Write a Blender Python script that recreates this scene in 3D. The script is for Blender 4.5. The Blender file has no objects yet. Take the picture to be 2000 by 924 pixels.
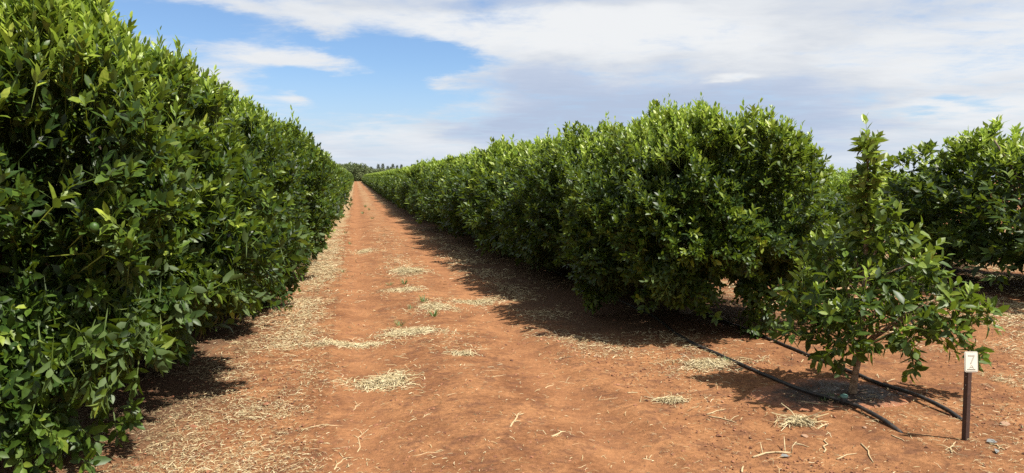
import bpy, math, random
import numpy as np
from mathutils import Vector, Matrix

random.seed(7)
RNG = np.random.default_rng(11)
SC = bpy.context.scene
COL = SC.collection
PI = math.pi

# ------------------------------------------------------------------ camera
FPX = 1387.0                       # focal length in photo pixels (2000 wide)
CAM_H = 1.7
PITCH = math.atan(109.0 / FPX)
cam_d = bpy.data.cameras.new("camera")
cam_d.sensor_width = 36.0
cam_d.lens = FPX / 2000.0 * 36.0
cam_d.clip_start = 0.05
cam_d.clip_end = 9000.0
cam = bpy.data.objects.new("camera", cam_d)
COL.objects.link(cam)
cam.location = (0, 0, CAM_H)
cam.rotation_euler = (PI / 2 - PITCH, 0, 0)
SC.camera = cam

# ------------------------------------------------------------------ light
SUN_DIR = Vector((0.53, -0.27, 1.0)).normalized()      # towards the sun
SUN_EL = math.asin(SUN_DIR.z)
SUN_AZ = math.atan2(SUN_DIR.x, SUN_DIR.y)
sun_d = bpy.data.lights.new("sun", 'SUN')
sun_d.energy = 5.0
sun_d.angle = math.radians(0.53)
sun_d.color = (1.0, 0.94, 0.84)
sun = bpy.data.objects.new("sun", sun_d)
COL.objects.link(sun)
sun.rotation_euler = (-SUN_DIR).to_track_quat('-Z', 'Y').to_euler()
sun.location = SUN_DIR * 60

SC.view_settings.view_transform = 'Standard'
SC.view_settings.look = 'None'
SC.view_settings.gamma = 1.0
SC.view_settings.use_curve_mapping = False
SC.view_settings.exposure = 1.2
SC.render.engine = 'CYCLES'
SC.cycles.max_bounces = 6
SC.cycles.transparent_max_bounces = 4
SC.cycles.caustics_reflective = False
SC.cycles.caustics_refractive = False
SC.cycles.sample_clamp_indirect = 2.0
SC.cycles.blur_glossy = 1.0
SC.cycles.use_denoising = False      # keeps the single leaves crisp
SC.cycles.use_adaptive_sampling = False


# ------------------------------------------------------------------ node helper
class NT:
    def __init__(self, tree):
        self.t = tree
        tree.nodes.clear()

    def n(self, typ, **kw):
        nd = self.t.nodes.new(typ)
        for k, v in kw.items():
            if k == 'inp':
                for i, val in v.items():
                    if isinstance(val, bpy.types.NodeSocket):
                        self.t.links.new(val, nd.inputs[i])
                    else:
                        nd.inputs[i].default_value = val
            else:
                setattr(nd, k, v)
        return nd

    def math(self, op, a, b=0.0, clamp=False):
        return self.n('ShaderNodeMath', operation=op, use_clamp=clamp, inp={0: a, 1: b}).outputs[0]

    def mr(self, v, a, b, c=0.0, d=1.0, smooth=True):
        nd = self.n('ShaderNodeMapRange', inp={0: v, 1: a, 2: b, 3: c, 4: d})
        nd.interpolation_type = 'SMOOTHSTEP' if smooth else 'LINEAR'
        return nd.outputs[0]

    def mix(self, f, a, b, blend='MIX'):
        nd = self.n('ShaderNodeMix', data_type='RGBA', blend_type=blend)
        for i, val in ((0, f), (6, a), (7, b)):
            if isinstance(val, bpy.types.NodeSocket):
                self.t.links.new(val, nd.inputs[i])
            else:
                nd.inputs[i].default_value = val if i == 0 else (tuple(val) + (1,) if len(val) == 3 else val)
        return nd.outputs[2]

    def noise(self, vec, scale, detail=4, rough=0.5, dist=0.0):
        nd = self.n('ShaderNodeTexNoise', inp={'Vector': vec, 'Scale': scale, 'Detail': detail, 'Roughness': rough, 'Distortion': dist})
        return nd.outputs[0]

    def ramp(self, f, stops):
        nd = self.n('ShaderNodeValToRGB', inp={0: f})
        el = nd.color_ramp.elements
        while len(el) < len(stops):
            el.new(0.5)
        for e, (p, c) in zip(el, stops):
            e.position = p
            e.color = tuple(c) + (1,)
        return nd.outputs[0]


# ------------------------------------------------------------------ world: sky with clouds
world = bpy.data.worlds.new("World")
SC.world = world
world.use_nodes = True
w = NT(world.node_tree)
SKY_STRENGTH = 0.05
sky = w.n('ShaderNodeTexSky', sky_type='NISHITA')
sky.sun_disc = False
sky.sun_elevation = SUN_EL
sky.sun_rotation = SUN_AZ
sky.air_density = 1.0
sky.dust_density = 0.6
sky.ozone_density = 1.6
tc = w.n('ShaderNodeTexCoord')
sep = w.n('ShaderNodeSeparateXYZ', inp={0: tc.outputs['Generated']})
dx, dy, dz = sep.outputs
az = w.math('ARCTAN2', dx, dy)
el = w.math('ARCSINE', dz)
ae = w.n('ShaderNodeCombineXYZ', inp={0: az, 1: el}).outputs[0]
zz = w.math('ADD', w.math('MAXIMUM', dz, 0.0), 0.10)
flat = w.n('ShaderNodeCombineXYZ', inp={0: w.math('DIVIDE', dx, zz), 1: w.math('DIVIDE', dy, zz)}).outputs[0]
# slow wobble so that the cloud borders are ragged
wob = w.n('ShaderNodeTexNoise', inp={'Vector': flat, 'Scale': 1.1, 'Detail': 6.0, 'Roughness': 0.62})
wv = w.n('ShaderNodeVectorMath', operation='SUBTRACT', inp={0: wob.outputs['Color'], 1: (0.5, 0.5, 0.5)}).outputs[0]
wv = w.n('ShaderNodeVectorMath', operation='MULTIPLY', inp={0: wv, 1: (0.16, 0.075, 0.0)}).outputs[0]
aew = w.n('ShaderNodeVectorMath', operation='ADD', inp={0: ae, 1: wv}).outputs[0]


def sky_at(px, py):
    x = (px - 1000) / FPX
    a = math.atan(x)
    return a, math.atan((353 - py) / FPX * math.cos(a))


def blob(px, py, rx, ry, rot, amp):
    a, e = sky_at(px, py)
    m = w.n('ShaderNodeMapping', vector_type='TEXTURE', inp={'Vector': aew, 'Location': (a, e, 0),
            'Rotation': (0, 0, math.radians(rot)), 'Scale': (rx / FPX, ry / FPX, 1)}).outputs[0]
    ln = w.n('ShaderNodeVectorMath', operation='LENGTH', inp={0: m}).outputs['Value']
    return w.mr(ln, 0.0, 1.0, amp, 0.0)


def total(lst, base):
    s = None
    for b in lst:
        v = blob(*b)
        s = v if s is None else w.math('ADD', s, v)
    return w.math('ADD', s, base)


cover_bias = total([
    # openings of clear blue
    (470, 75, 330, 90, -8, -0.55), (330, 40, 220, 95, 0, -0.52), (600, 60, 120, 40, -10, -0.25), (760, 95, 260, 55, -10, -0.75), (870, 122, 130, 45, -6, -0.55),
    (720, 168, 300, 66, 4, -0.85), (640, 225, 240, 80, 0, -0.55), (820, 205, 190, 50, 0, -0.60), (800, 110, 200, 40, -8, -0.35), (560, 160, 160, 40, 0, -0.4),
    (1870, 190, 60, 14, 0, -0.55), (1780, 225, 70, 14, 0, -0.45), (1920, 205, 60, 14, 0, -0.45),
    # cloud bands that cross them
    (560, 112, 270, 30, -2, 0.55), (640, 50, 120, 34, -25, 0.42), (480, 18, 240, 24, -10, 0.45), (575, 187, 75, 26, -6, 0.75),
    (880, 160, 90, 30, 8, 0.62), (790, 262, 330, 34, 0, 0.05), (330, 75, 120, 20, 0, 0.25), (1350, 70, 560, 150, 0, 0.22)], 0.41)
n1 = w.noise(flat, 1.9, 12, 0.66, 0.35)
st = w.n('ShaderNodeMapping', inp={'Vector': flat, 'Rotation': (0, 0, 0.5), 'Scale': (1.0, 2.6, 1)}).outputs[0]
n3 = w.noise(st, 3.6, 10, 0.70, 0.5)
n2 = w.noise(flat, 0.55, 5, 0.5, 0.2)
cov = w.math('ADD', w.math('MULTIPLY', w.math('SUBTRACT', n3, 0.5), 0.62), w.math('ADD', w.math('MULTIPLY', w.math('SUBTRACT', n1, 0.5), 1.5), w.math('ADD', w.math('MULTIPLY', w.math('SUBTRACT', n2, 0.5), 0.3), cover_bias)))
cloud = w.mr(cov, -0.24, 0.56)
# how grey the cloud is: blue-grey bases over the right row, white shelf above
grey_bias = total([
    (1250, 215, 520, 130, 0, 0.55), (1500, 235, 420, 110, 0, 0.35), (1060, 190, 220, 110, 0, 0.25), (1050, 250, 300, 60, 0, 0.35),
    (1000, 6, 520, 34, 0, 0.42), (1750, 60, 330, 80, -8, 0.18),
    (1080, 70, 430, 75, -3, -0.40), (1430, 150, 75, 16, 0, -0.40), (1850, 110, 260, 70, 0, -0.18), (1430, 60, 330, 60, 0, -0.12),
    (1900, 215, 240, 40, 0, -0.25)], 0.24)
g1 = w.noise(flat, 1.15, 8, 0.55, 0.5)
grey = w.mr(w.math('ADD', grey_bias, w.math('ADD', w.math('MULTIPLY', w.math('SUBTRACT', g1, 0.5), 0.8), w.math('MULTIPLY', w.math('SUBTRACT', n3, 0.5), 0.35))), 0.0, 0.95)
K = 8.6
ccol = w.ramp(grey, [(0.0, (0.88, 0.90, 0.92)), (0.35, (0.72, 0.76, 0.82)), (0.7, (0.56, 0.64, 0.79)), (1.0, (0.48, 0.57, 0.74))])
ccol = w.n('ShaderNodeVectorMath', operation='SCALE', inp={0: ccol, 'Scale': K}).outputs[0]
blue = w.mix(1.0, sky.outputs[0], (0.84, 0.98, 1.15), 'MULTIPLY')
blue = w.n('ShaderNodeVectorMath', operation='SCALE', inp={0: blue, 'Scale': 1.2}).outputs[0]
hz = w.mr(dz, 0.0, 0.17, 0.75, 0.0)
hcol = w.mix(0.0, tuple(c * K for c in (0.56, 0.68, 0.86)), (0, 0, 0))
skyc = w.mix(hz, blue, hcol)
skyc = w.mix(cloud, skyc, ccol)
skyc = w.mix(w.mr(dz, 0.0, 0.09, 0.45, 0.0), skyc, hcol)
bg = w.n('ShaderNodeBackground', inp={0: skyc, 1: SKY_STRENGTH})
w.t.links.new(bg.outputs[0], w.n('ShaderNodeOutputWorld').inputs[0])


# ------------------------------------------------------------------ numpy noise and the lie of the land
def _hash(ix, iy, s):
    h = (ix.astype(np.int64) * 374761393 + iy.astype(np.int64) * 668265263 + s * 1274126177) & 0xFFFFFFFF
    h = ((h ^ (h >> 13)) * 1103515245) & 0xFFFFFFFF
    h = h ^ (h >> 16)
    return (h & 0xFFFF) / 65535.0


def vnoise(x, y, s=0):
    ix, iy = np.floor(x), np.floor(y)
    fx, fy = x - ix, y - iy
    fx, fy = fx * fx * (3 - 2 * fx), fy * fy * (3 - 2 * fy)
    a, b = _hash(ix, iy, s), _hash(ix + 1, iy, s)
    c, d = _hash(ix, iy + 1, s), _hash(ix + 1, iy + 1, s)
    return (a * (1 - fx) + b * fx) * (1 - fy) + (c * (1 - fx) + d * fx) * fy


def fbm(x, y, o=4, s=0):
    t, a, n = 0, 0.5, 0
    for i in range(o):
        t = t + a * vnoise(x * 2 ** i + 17.3 * i, y * 2 ** i - 9.1 * i, s + i)
        n += a
        a *= 0.5
    return t / n


ROW = math.radians(12.4)
SR, CR = math.sin(ROW), math.cos(ROW)


def uv_to_xy(u, v):
    return -SR * u + CR * v, CR * u + SR * v


def xy_to_uv(x, y):
    return -SR * x + CR * y, CR * x + SR * y


def bumpf(x, c, wd):
    return np.exp(-((x - c) / wd) ** 2)


def height(x, y):
    x = np.asarray(x, float)
    y = np.asarray(y, float)
    u, v = xy_to_uv(x, y)
    r = np.hypot(x, y)
    near = np.clip(1.6 - r / 60.0, 0.0, 1.0)
    h = np.clip(r - 40, 0, 290) * 0.006
    h = h + near * (0.04 * (fbm(x * 0.7, y * 0.7, 3, 5) - 0.5) + 0.018 * (fbm(x * 2.6, y * 2.6, 3, 9) - 0.5))
    fade = np.clip((r - 1.0) / 3.0, 0, 1) * near
    h = h + fade * (-0.030 * bumpf(v, 0.05, 0.22) - 0.030 * bumpf(v, 1.62, 0.24) + 0.03 * bumpf(v, 0.85, 0.34) + 0.016 * bumpf(v, -0.3, .12) + 0.016 * bumpf(v, 2.0, .12))
    for c in (-2.45, 4.05, 10.4, 16.8):
        h = h + fade * 0.05 * bumpf(v, c, 0.9)
    return h


def hz1(x, y):
    return float(height(x, y))


def ground_px(px, py):
    """the spot on the ground that the photo shows at this pixel"""
    d = Vector(((px - 1000) / FPX, 1.0, (462 - py) / FPX))
    c, s = math.cos(PITCH), math.sin(PITCH)
    d = Vector((d.x, d.y * c + d.z * s, -d.y * s + d.z * c))
    t = -CAM_H / min(d.z, -1e-4)
    for _ in range(12):
        x, y = d.x * t, d.y * t
        t = (hz1(x, y) - CAM_H) / min(d.z, -1e-4)
    return d.x * t, d.y * t


# ------------------------------------------------------------------ object helpers
def tag(o, label=None, cat=None, group=None, kind=None):
    if label: o['label'] = label
    if cat: o['category'] = cat
    if group: o['group'] = group
    if kind: o['kind'] = kind
    return o


def thing(name, label, cat, loc=(0, 0, 0), rz=0.0, group=None):
    o = bpy.data.objects.new(name, None)
    COL.objects.link(o)
    o.empty_display_size = 0.2
    o.location = loc
    o.rotation_euler = (0, 0, rz)
    return tag(o, label, cat, group)


def make_mesh(name, V, tris=None, quads=None, attrs=None, smooth=True, mats=(), fmat=None):
    me = bpy.data.meshes.new(name)
    V = np.ascontiguousarray(V, dtype=np.float32).reshape(-1, 3)
    parts, tot = [], []
    if quads is not None and len(quads):
        q = np.asarray(quads, np.int32).reshape(-1, 4)
        parts.append(q.ravel()); tot.append(np.full(len(q), 4, np.int32))
    if tris is not None and len(tris):
        t = np.asarray(tris, np.int32).reshape(-1, 3)
        parts.append(t.ravel()); tot.append(np.full(len(t), 3, np.int32))
    loops = np.concatenate(parts); tot = np.concatenate(tot)
    starts = np.zeros(len(tot), np.int32); starts[1:] = np.cumsum(tot)[:-1]
    me.vertices.add(len(V)); me.vertices.foreach_set("co", V.ravel())
    me.loops.add(len(loops)); me.loops.foreach_set("vertex_index", loops)
    me.polygons.add(len(tot)); me.polygons.foreach_set("loop_start", starts)
    me.polygons.foreach_set("use_smooth", np.full(len(tot), bool(smooth)))
    for m in mats:
        me.materials.append(m)
    if fmat is not None:
        me.polygons.foreach_set("material_index", np.asarray(fmat, np.int32))
    for k, a in (attrs or {}).items():
        at = me.attributes.new(k, 'FLOAT', 'POINT')
        at.data.foreach_set("value", np.ascontiguousarray(a, np.float32))
    me.update(calc_edges=True)
    return me


def link(name, me, parent=None):
    o = bpy.data.objects.new(name, me)
    COL.objects.link(o)
    if parent is not None:
        o.parent = parent
    return o


class Geo:
    """collects tubes, prisms and boxes into one mesh"""
    def __init__(self):
        self.V, self.Q, self.T, self.A, self.n = [], [], [], [], 0

    def add(self, V, Q=(), T=(), a=0.5):
        V = np.asarray(V, float).reshape(-1, 3)
        self.V.append(V)
        if len(Q): self.Q.append(np.asarray(Q, int).reshape(-1, 4) + self.n)
        if len(T): self.T.append(np.asarray(T, int).reshape(-1, 3) + self.n)
        self.A.append(np.full(len(V), a)); self.n += len(V)

    def tube(self, pts, rad, sides=7, a=0.5, caps=True, ell=1.0):
        pts = np.asarray(pts, float)
        k = len(pts)
        rad = np.broadcast_to(np.asarray(rad, float), (k,))
        tan = np.gradient(pts, axis=0)
        tan /= np.linalg.norm(tan, axis=1, keepdims=True) + 1e-12
        ref = np.array([0, 0, 1.0]) if abs(tan[0][2]) < 0.9 else np.array([1.0, 0, 0])
        s = np.cross(tan, ref); s /= np.linalg.norm(s, axis=1, keepdims=True) + 1e-12
        b = np.cross(s, tan)
        th = np.arange(sides) * 2 * PI / sides
        ring = pts[:, None, :] + rad[:, None, None] * (np.cos(th)[None, :, None] * s[:, None, :] + ell * np.sin(th)[None, :, None] * b[:, None, :])
        V = ring.reshape(-1, 3)
        Q, T = [], []
        for i in range(k - 1):
            for j in range(sides):
                j2 = (j + 1) % sides
                Q.append((i * sides + j, i * sides + j2, (i + 1) * sides + j2, (i + 1) * sides + j))
        if caps:
            V = np.vstack([V, pts[0], pts[-1]])
            c0, c1 = k * sides, k * sides + 1
            for j in range(sides):
                j2 = (j + 1) % sides
                T.append((c0, j2, j)); T.append((c1, (k - 1) * sides + j, (k - 1) * sides + j2))
        self.add(V, Q, T, a)

    def box(self, lo, hi, M=None, a=0.5):
        (x0, y0, z0), (x1, y1, z1) = lo, hi
        V = np.array([(x0, y0, z0), (x1, y0, z0), (x1, y1, z0), (x0, y1, z0), (x0, y0, z1), (x1, y0, z1), (x1, y1, z1), (x0, y1, z1)], float)
        if M is not None:
            V = np.array([M @ Vector(p) for p in V])
        self.add(V, [(0, 3, 2, 1), (4, 5, 6, 7), (0, 1, 5, 4), (1, 2, 6, 5), (2, 3, 7, 6), (3, 0, 4, 7)], a=a)

    def prism(self, poly, y0, y1, a=0.5):
        """polygon in x,z pushed from y0 to y1"""
        k = len(poly)
        V = [(x, y0, z) for x, z in poly] + [(x, y1, z) for x, z in poly] + [(sum(p[0] for p in poly) / k, y, sum(p[1] for p in poly) / k) for y in (y0, y1)]
        Q = [(i, i + k, (i + 1) % k + k, (i + 1) % k) for i in range(k)]
        T = [(2 * k, i, (i + 1) % k) for i in range(k)] + [(2 * k + 1, (i + 1) % k + k, i + k) for i in range(k)]
        self.add(V, Q, T, a)

    def mesh(self, name, mat, smooth=True):
        return make_mesh(name, np.vstack(self.V), np.vstack(self.T) if self.T else None, np.vstack(self.Q) if self.Q else None,
                         {'tint': np.concatenate(self.A)}, smooth, (mat,))

    def build(self, name, mat, parent=None, smooth=True):
        return link(name, self.mesh(name, mat, smooth), parent)


def copy_tree(o, label=None, group=None):
    r = o.copy(); COL.objects.link(r)
    if label: r['label'] = label
    if group: r['group'] = group
    for ch in list(o.children):
        c = ch.copy(); COL.objects.link(c); c.parent = r
        for g in ch.children:
            d = g.copy(); COL.objects.link(d); d.parent = c
    return r


# ------------------------------------------------------------------ materials
def new_mat(name):
    m = bpy.data.materials.new(name)
    m.use_nodes = True
    return m, NT(m.node_tree)


def attr(t, name='tint'):
    return t.n('ShaderNodeAttribute', attribute_name=name).outputs['Fac']


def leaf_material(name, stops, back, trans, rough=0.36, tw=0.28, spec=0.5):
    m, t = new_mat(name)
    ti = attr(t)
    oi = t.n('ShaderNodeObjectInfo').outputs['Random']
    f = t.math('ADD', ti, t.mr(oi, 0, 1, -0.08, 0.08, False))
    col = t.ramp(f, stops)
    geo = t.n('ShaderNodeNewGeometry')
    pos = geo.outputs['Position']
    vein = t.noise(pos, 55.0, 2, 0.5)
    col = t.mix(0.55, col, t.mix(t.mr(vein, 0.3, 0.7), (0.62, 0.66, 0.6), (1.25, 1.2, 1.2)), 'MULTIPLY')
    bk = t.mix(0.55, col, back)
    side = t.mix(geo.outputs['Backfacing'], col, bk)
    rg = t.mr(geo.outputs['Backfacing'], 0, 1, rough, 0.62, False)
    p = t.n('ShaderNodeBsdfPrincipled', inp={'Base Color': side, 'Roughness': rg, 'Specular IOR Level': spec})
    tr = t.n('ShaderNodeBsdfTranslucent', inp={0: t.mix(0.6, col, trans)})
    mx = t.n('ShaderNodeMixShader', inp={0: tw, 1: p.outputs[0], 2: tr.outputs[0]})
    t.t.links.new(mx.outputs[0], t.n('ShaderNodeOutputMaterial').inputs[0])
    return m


def plain_material(name, stops, rough=0.8, scale=30.0, bump=0.3, spec=0.3, use_attr=True, namp=0.5, metallic=0.0):
    m, t = new_mat(name)
    obj = t.n('ShaderNodeTexCoord').outputs['Object']
    nz = t.noise(obj, scale, 5, 0.6)
    f = t.math('MULTIPLY', t.math('SUBTRACT', nz, 0.5), namp)
    f = t.math('ADD', f, attr(t) if use_attr else 0.5)
    col = t.ramp(f, stops)
    b = t.n('ShaderNodeBump', inp={'Strength': bump, 'Distance': 0.02, 'Height': nz})
    p = t.n('ShaderNodeBsdfPrincipled', inp={'Base Color': col, 'Roughness': rough, 'Specular IOR Level': spec, 'Metallic': metallic, 'Normal': b.outputs[0]})
    t.t.links.new(p.outputs[0], t.n('ShaderNodeOutputMaterial').inputs[0])
    return m


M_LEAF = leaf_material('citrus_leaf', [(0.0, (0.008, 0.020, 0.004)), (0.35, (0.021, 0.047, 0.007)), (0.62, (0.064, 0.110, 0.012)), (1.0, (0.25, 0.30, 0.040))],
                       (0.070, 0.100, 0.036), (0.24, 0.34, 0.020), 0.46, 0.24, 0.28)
M_YOUNG = leaf_material('young_leaf', [(0.0, (0.110, 0.185, 0.016)), (0.5, (0.225, 0.310, 0.028)), (1.0, (0.35, 0.41, 0.06))],
                        (0.15, 0.24, 0.08), (0.32, 0.46, 0.05), 0.42, 0.38)
M_BARK = plain_material('bark', [(0.0, (0.055, 0.042, 0.030)), (0.5, (0.13, 0.10, 0.07)), (1.0, (0.22, 0.18, 0.13))], 0.9, 40, 0.6)
M_YBARK = plain_material('young_bark', [(0.0, (0.075, 0.050, 0.032)), (0.5, (0.20, 0.135, 0.085)), (1.0, (0.34, 0.25, 0.165))], 0.88, 28, 0.9, namp=2.2)
M_FRUIT = plain_material('green_fruit', [(0.0, (0.016, 0.042, 0.007)), (0.5, (0.030, 0.065, 0.010)), (1.0, (0.05, 0.09, 0.014))], 0.5, 90, 0.2)
M_STRAW = plain_material('straw', [(0.0, (0.065, 0.045, 0.028)), (0.35, (0.185, 0.135, 0.072)), (0.65, (0.35, 0.28, 0.148)), (1.0, (0.52, 0.455, 0.295))], 0.75, 25, 0.1, 0.3, True, 0.25)
M_TWIG = plain_material('dry_twig', [(0.0, (0.15, 0.10, 0.06)), (0.5, (0.32, 0.235, 0.13)), (1.0, (0.46, 0.37, 0.22))], 0.8, 60, 0.4)
M_CLOD = plain_material('clod', [(0.0, (0.07, 0.030, 0.018)), (0.5, (0.18, 0.075, 0.040)), (1.0, (0.30, 0.145, 0.08))], 0.95, 40, 0.4)
M_STONE = plain_material('stone', [(0.0, (0.12, 0.065, 0.038)), (0.5, (0.23, 0.14, 0.088)), (1.0, (0.32, 0.24, 0.17))], 0.9, 35, 0.5)
M_GREYLEAF = plain_material('grey_leaf', [(0.0, (0.07, 0.075, 0.07)), (1.0, (0.18, 0.18, 0.17))], 0.8, 60, 0.2)
M_WEED = leaf_material('weed', [(0.0, (0.05, 0.10, 0.03)), (0.5, (0.09, 0.16, 0.045)), (1.0, (0.16, 0.22, 0.08))], (0.10, 0.16, 0.06), (0.15, 0.28, 0.04), 0.5, 0.25)
M_HOSE = plain_material('black_hose', [(0.0, (0.010, 0.010, 0.010)), (0.55, (0.020, 0.019, 0.019)), (1.0, (0.10, 0.058, 0.036))], 0.5, 14, 0.1, 0.4, namp=1.6)
M_CAP = plain_material('teal_cap', [(0.0, (0.05, 0.13, 0.11)), (0.5, (0.09, 0.19, 0.165)), (1.0, (0.15, 0.25, 0.215))], 0.6, 60, 0.1)
M_STEEL = plain_material('painted_steel', [(0.0, (0.016, 0.011, 0.010)), (0.5, (0.045, 0.026, 0.022)), (1.0, (0.15, 0.07, 0.04))], 0.55, 28, 0.2, 0.4)
M_PLATE = plain_material('plate_cream', [(0.0, (0.55, 0.54, 0.44)), (0.5, (0.74, 0.73, 0.62)), (1.0, (0.80, 0.79, 0.70))], 0.5, 25, 0.05)
M_RIM = plain_material('plate_rim', [(0.0, (0.36, 0.34, 0.28)), (0.5, (0.52, 0.50, 0.43)), (1.0, (0.6, 0.58, 0.5))], 0.55, 25, 0.05)
M_INK = plain_material('faded_ink', [(0.0, (0.38, 0.38, 0.33)), (1.0, (0.50, 0.495, 0.43))], 0.6, 30, 0.05)
M_DARKINK = plain_material('dark_ink', [(0.0, (0.05, 0.045, 0.04)), (1.0, (0.14, 0.12, 0.1))], 0.6, 30, 0.05)
M_POLE = plain_material('pole_wood', [(0.0, (0.14, 0.11, 0.08)), (1.0, (0.3, 0.25, 0.19))], 0.9, 8, 0.3)
M_PINE = leaf_material('windbreak_needles', [(0.0, (0.065, 0.090, 0.060)), (0.5, (0.105, 0.135, 0.088)), (1.0, (0.15, 0.18, 0.12))], (0.09, 0.12, 0.08), (0.10, 0.14, 0.07), 0.7, 0.15, 0.2)
M_BUSH = leaf_material('wood_leaf', [(0.0, (0.050, 0.075, 0.030)), (0.5, (0.095, 0.125, 0.045)), (1.0, (0.15, 0.175, 0.07))], (0.12, 0.15, 0.07), (0.14, 0.2, 0.06), 0.6, 0.2, 0.3)


def soil_material():
    m, t = new_mat('red_soil')
    pos = t.n('ShaderNodeNewGeometry').outputs['Position']
    mp = t.n('ShaderNodeMapping', vector_type='TEXTURE', inp={'Vector': pos, 'Rotation': (0, 0, ROW)}).outputs[0]   # x = v (across rows), y = u (along)
    s = t.n('ShaderNodeSeparateXYZ', inp={0: mp})
    v, u = s.outputs[0], s.outputs[1]
    big = t.noise(mp, 0.55, 5, 0.55)
    mid = t.noise(mp, 2.6, 6, 0.6, 0.4)
    fine = t.noise(mp, 26.0, 6, 0.7)
    grain = t.noise(mp, 160.0, 3, 0.7)
    col = t.mix(t.mr(mid, 0.34, 0.68), (0.144, 0.063, 0.028), (0.238, 0.114, 0.051))
    col = t.mix(t.mr(big, 0.42, 0.72, 0.0, 0.55), col, (0.275, 0.134, 0.060))
    # darker crumbly crust in loose streaks across the track
    st = t.n('ShaderNodeMapping', inp={'Vector': mp, 'Scale': (1.0, 1.35, 1)}).outputs[0]
    crust = t.noise(st, 4.6, 9, 0.74, 0.25)
    col = t.mix(t.mr(crust, 0.48, 0.64, 0.0, 0.70), col, (0.095, 0.044, 0.026))
    col = t.mix(0.9, col, t.mix(t.mr(fine, 0.3, 0.7), (0.66, 0.64, 0.62), (1.22, 1.22, 1.22)), 'MULTIPLY')
    col = t.mix(0.5, col, t.mix(t.mr(grain, 0.3, 0.7), (0.68, 0.66, 0.64), (1.25, 1.25, 1.25)), 'MULTIPLY')
    for c in (0.05, 1.62):       # soil pressed smooth by wheels
        d = t.math('ABSOLUTE', t.math('SUBTRACT', t.math('ADD', v, t.math('MULTIPLY', t.math('SUBTRACT', mid, 0.5), 0.25)), c))
        col = t.mix(t.mr(d, 0.06, 0.30, 0.26, 0.0), col, (0.262, 0.122, 0.056))
    # dark leaf mulch below the trees, deepened by the rows' shade painted in
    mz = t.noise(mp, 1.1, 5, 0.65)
    mulch_shade = None
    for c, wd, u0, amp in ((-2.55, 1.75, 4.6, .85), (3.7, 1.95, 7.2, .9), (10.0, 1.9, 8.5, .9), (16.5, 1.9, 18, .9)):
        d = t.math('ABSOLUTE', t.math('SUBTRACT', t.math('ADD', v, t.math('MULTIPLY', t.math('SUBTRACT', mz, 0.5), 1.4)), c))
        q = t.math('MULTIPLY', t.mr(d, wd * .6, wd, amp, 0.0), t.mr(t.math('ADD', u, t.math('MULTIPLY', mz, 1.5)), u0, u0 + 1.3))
        mulch_shade = q if mulch_shade is None else t.math('MAXIMUM', mulch_shade, q)
    col = t.mix(mulch_shade, col, t.mix(t.mr(grain, 0.3, 0.7), (0.040, 0.024, 0.015), (0.105, 0.062, 0.036)))
    # dust of broken straw: bands along the rows
    vw = t.math('ADD', v, t.math('MULTIPLY', t.math('SUBTRACT', t.noise(mp, 1.3, 5, 0.65), 0.5), 1.3))

    def band(c, wd, amp):
        d = t.math('ABSOLUTE', t.math('SUBTRACT', vw, c))
        return t.mr(d, wd * 0.35, wd, amp, 0.0)
    bands = None
    for c, wd, amp in ((-0.72, 0.55, 0.55), (-2.4, 1.8, 0.35), (0.85, 0.55, 0.22), (2.3, 0.75, 0.40), (4.0, 1.7, 0.22), (7.3, 2.6, 0.40), (13.5, 3.4, 0.45), (20, 4, 0.4)):
        b = band(c, wd, amp)
        bands = b if bands is None else t.math('MAXIMUM', bands, b)
    far = t.mr(u, 12.0, 60.0, 0.0, 0.22)
    bands = t.math('ADD', t.math('MULTIPLY', bands, t.mr(u, 6.0, 15.0, 0.30, 0.95)), far)
    bands = t.math('SUBTRACT', bands, t.math('MULTIPLY', mulch_shade, 0.35))
    sv = t.n('ShaderNodeMapping', inp={'Vector': mp, 'Scale': (1.0, 1.5, 1)}).outputs[0]
    sn = t.noise(sv, 7.0, 6, 0.72, 0.8)
    sn2 = t.noise(mp, 0.9, 4, 0.6)
    mask = t.math('ADD', t.math('ADD', sn, t.math('MULTIPLY', t.math('SUBTRACT', sn2, 0.5), 0.5)), t.math('MULTIPLY', bands, 0.55))
    mask = t.mr(mask, 0.66, 0.86, 0.0, 0.85)
    scol = t.mix(t.mr(grain, 0.3, 0.7), (0.18, 0.125, 0.066), (0.32, 0.245, 0.14))
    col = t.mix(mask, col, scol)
    hgt = t.math('ADD', t.math('MULTIPLY', fine, 0.6), t.math('ADD', t.math('MULTIPLY', grain, 0.25), t.math('MULTIPLY', crust, 0.22)))
    b = t.n('ShaderNodeBump', inp={'Strength': 0.75, 'Distance': 0.035, 'Height': hgt})
    p = t.n('ShaderNodeBsdfPrincipled', inp={'Base Color': col, 'Roughness': 0.95, 'Specular IOR Level': 0.12, 'Normal': b.outputs[0]})
    t.t.links.new(p.outputs[0], t.n('ShaderNodeOutputMaterial').inputs[0])
    return m


M_SOIL = soil_material()


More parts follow.
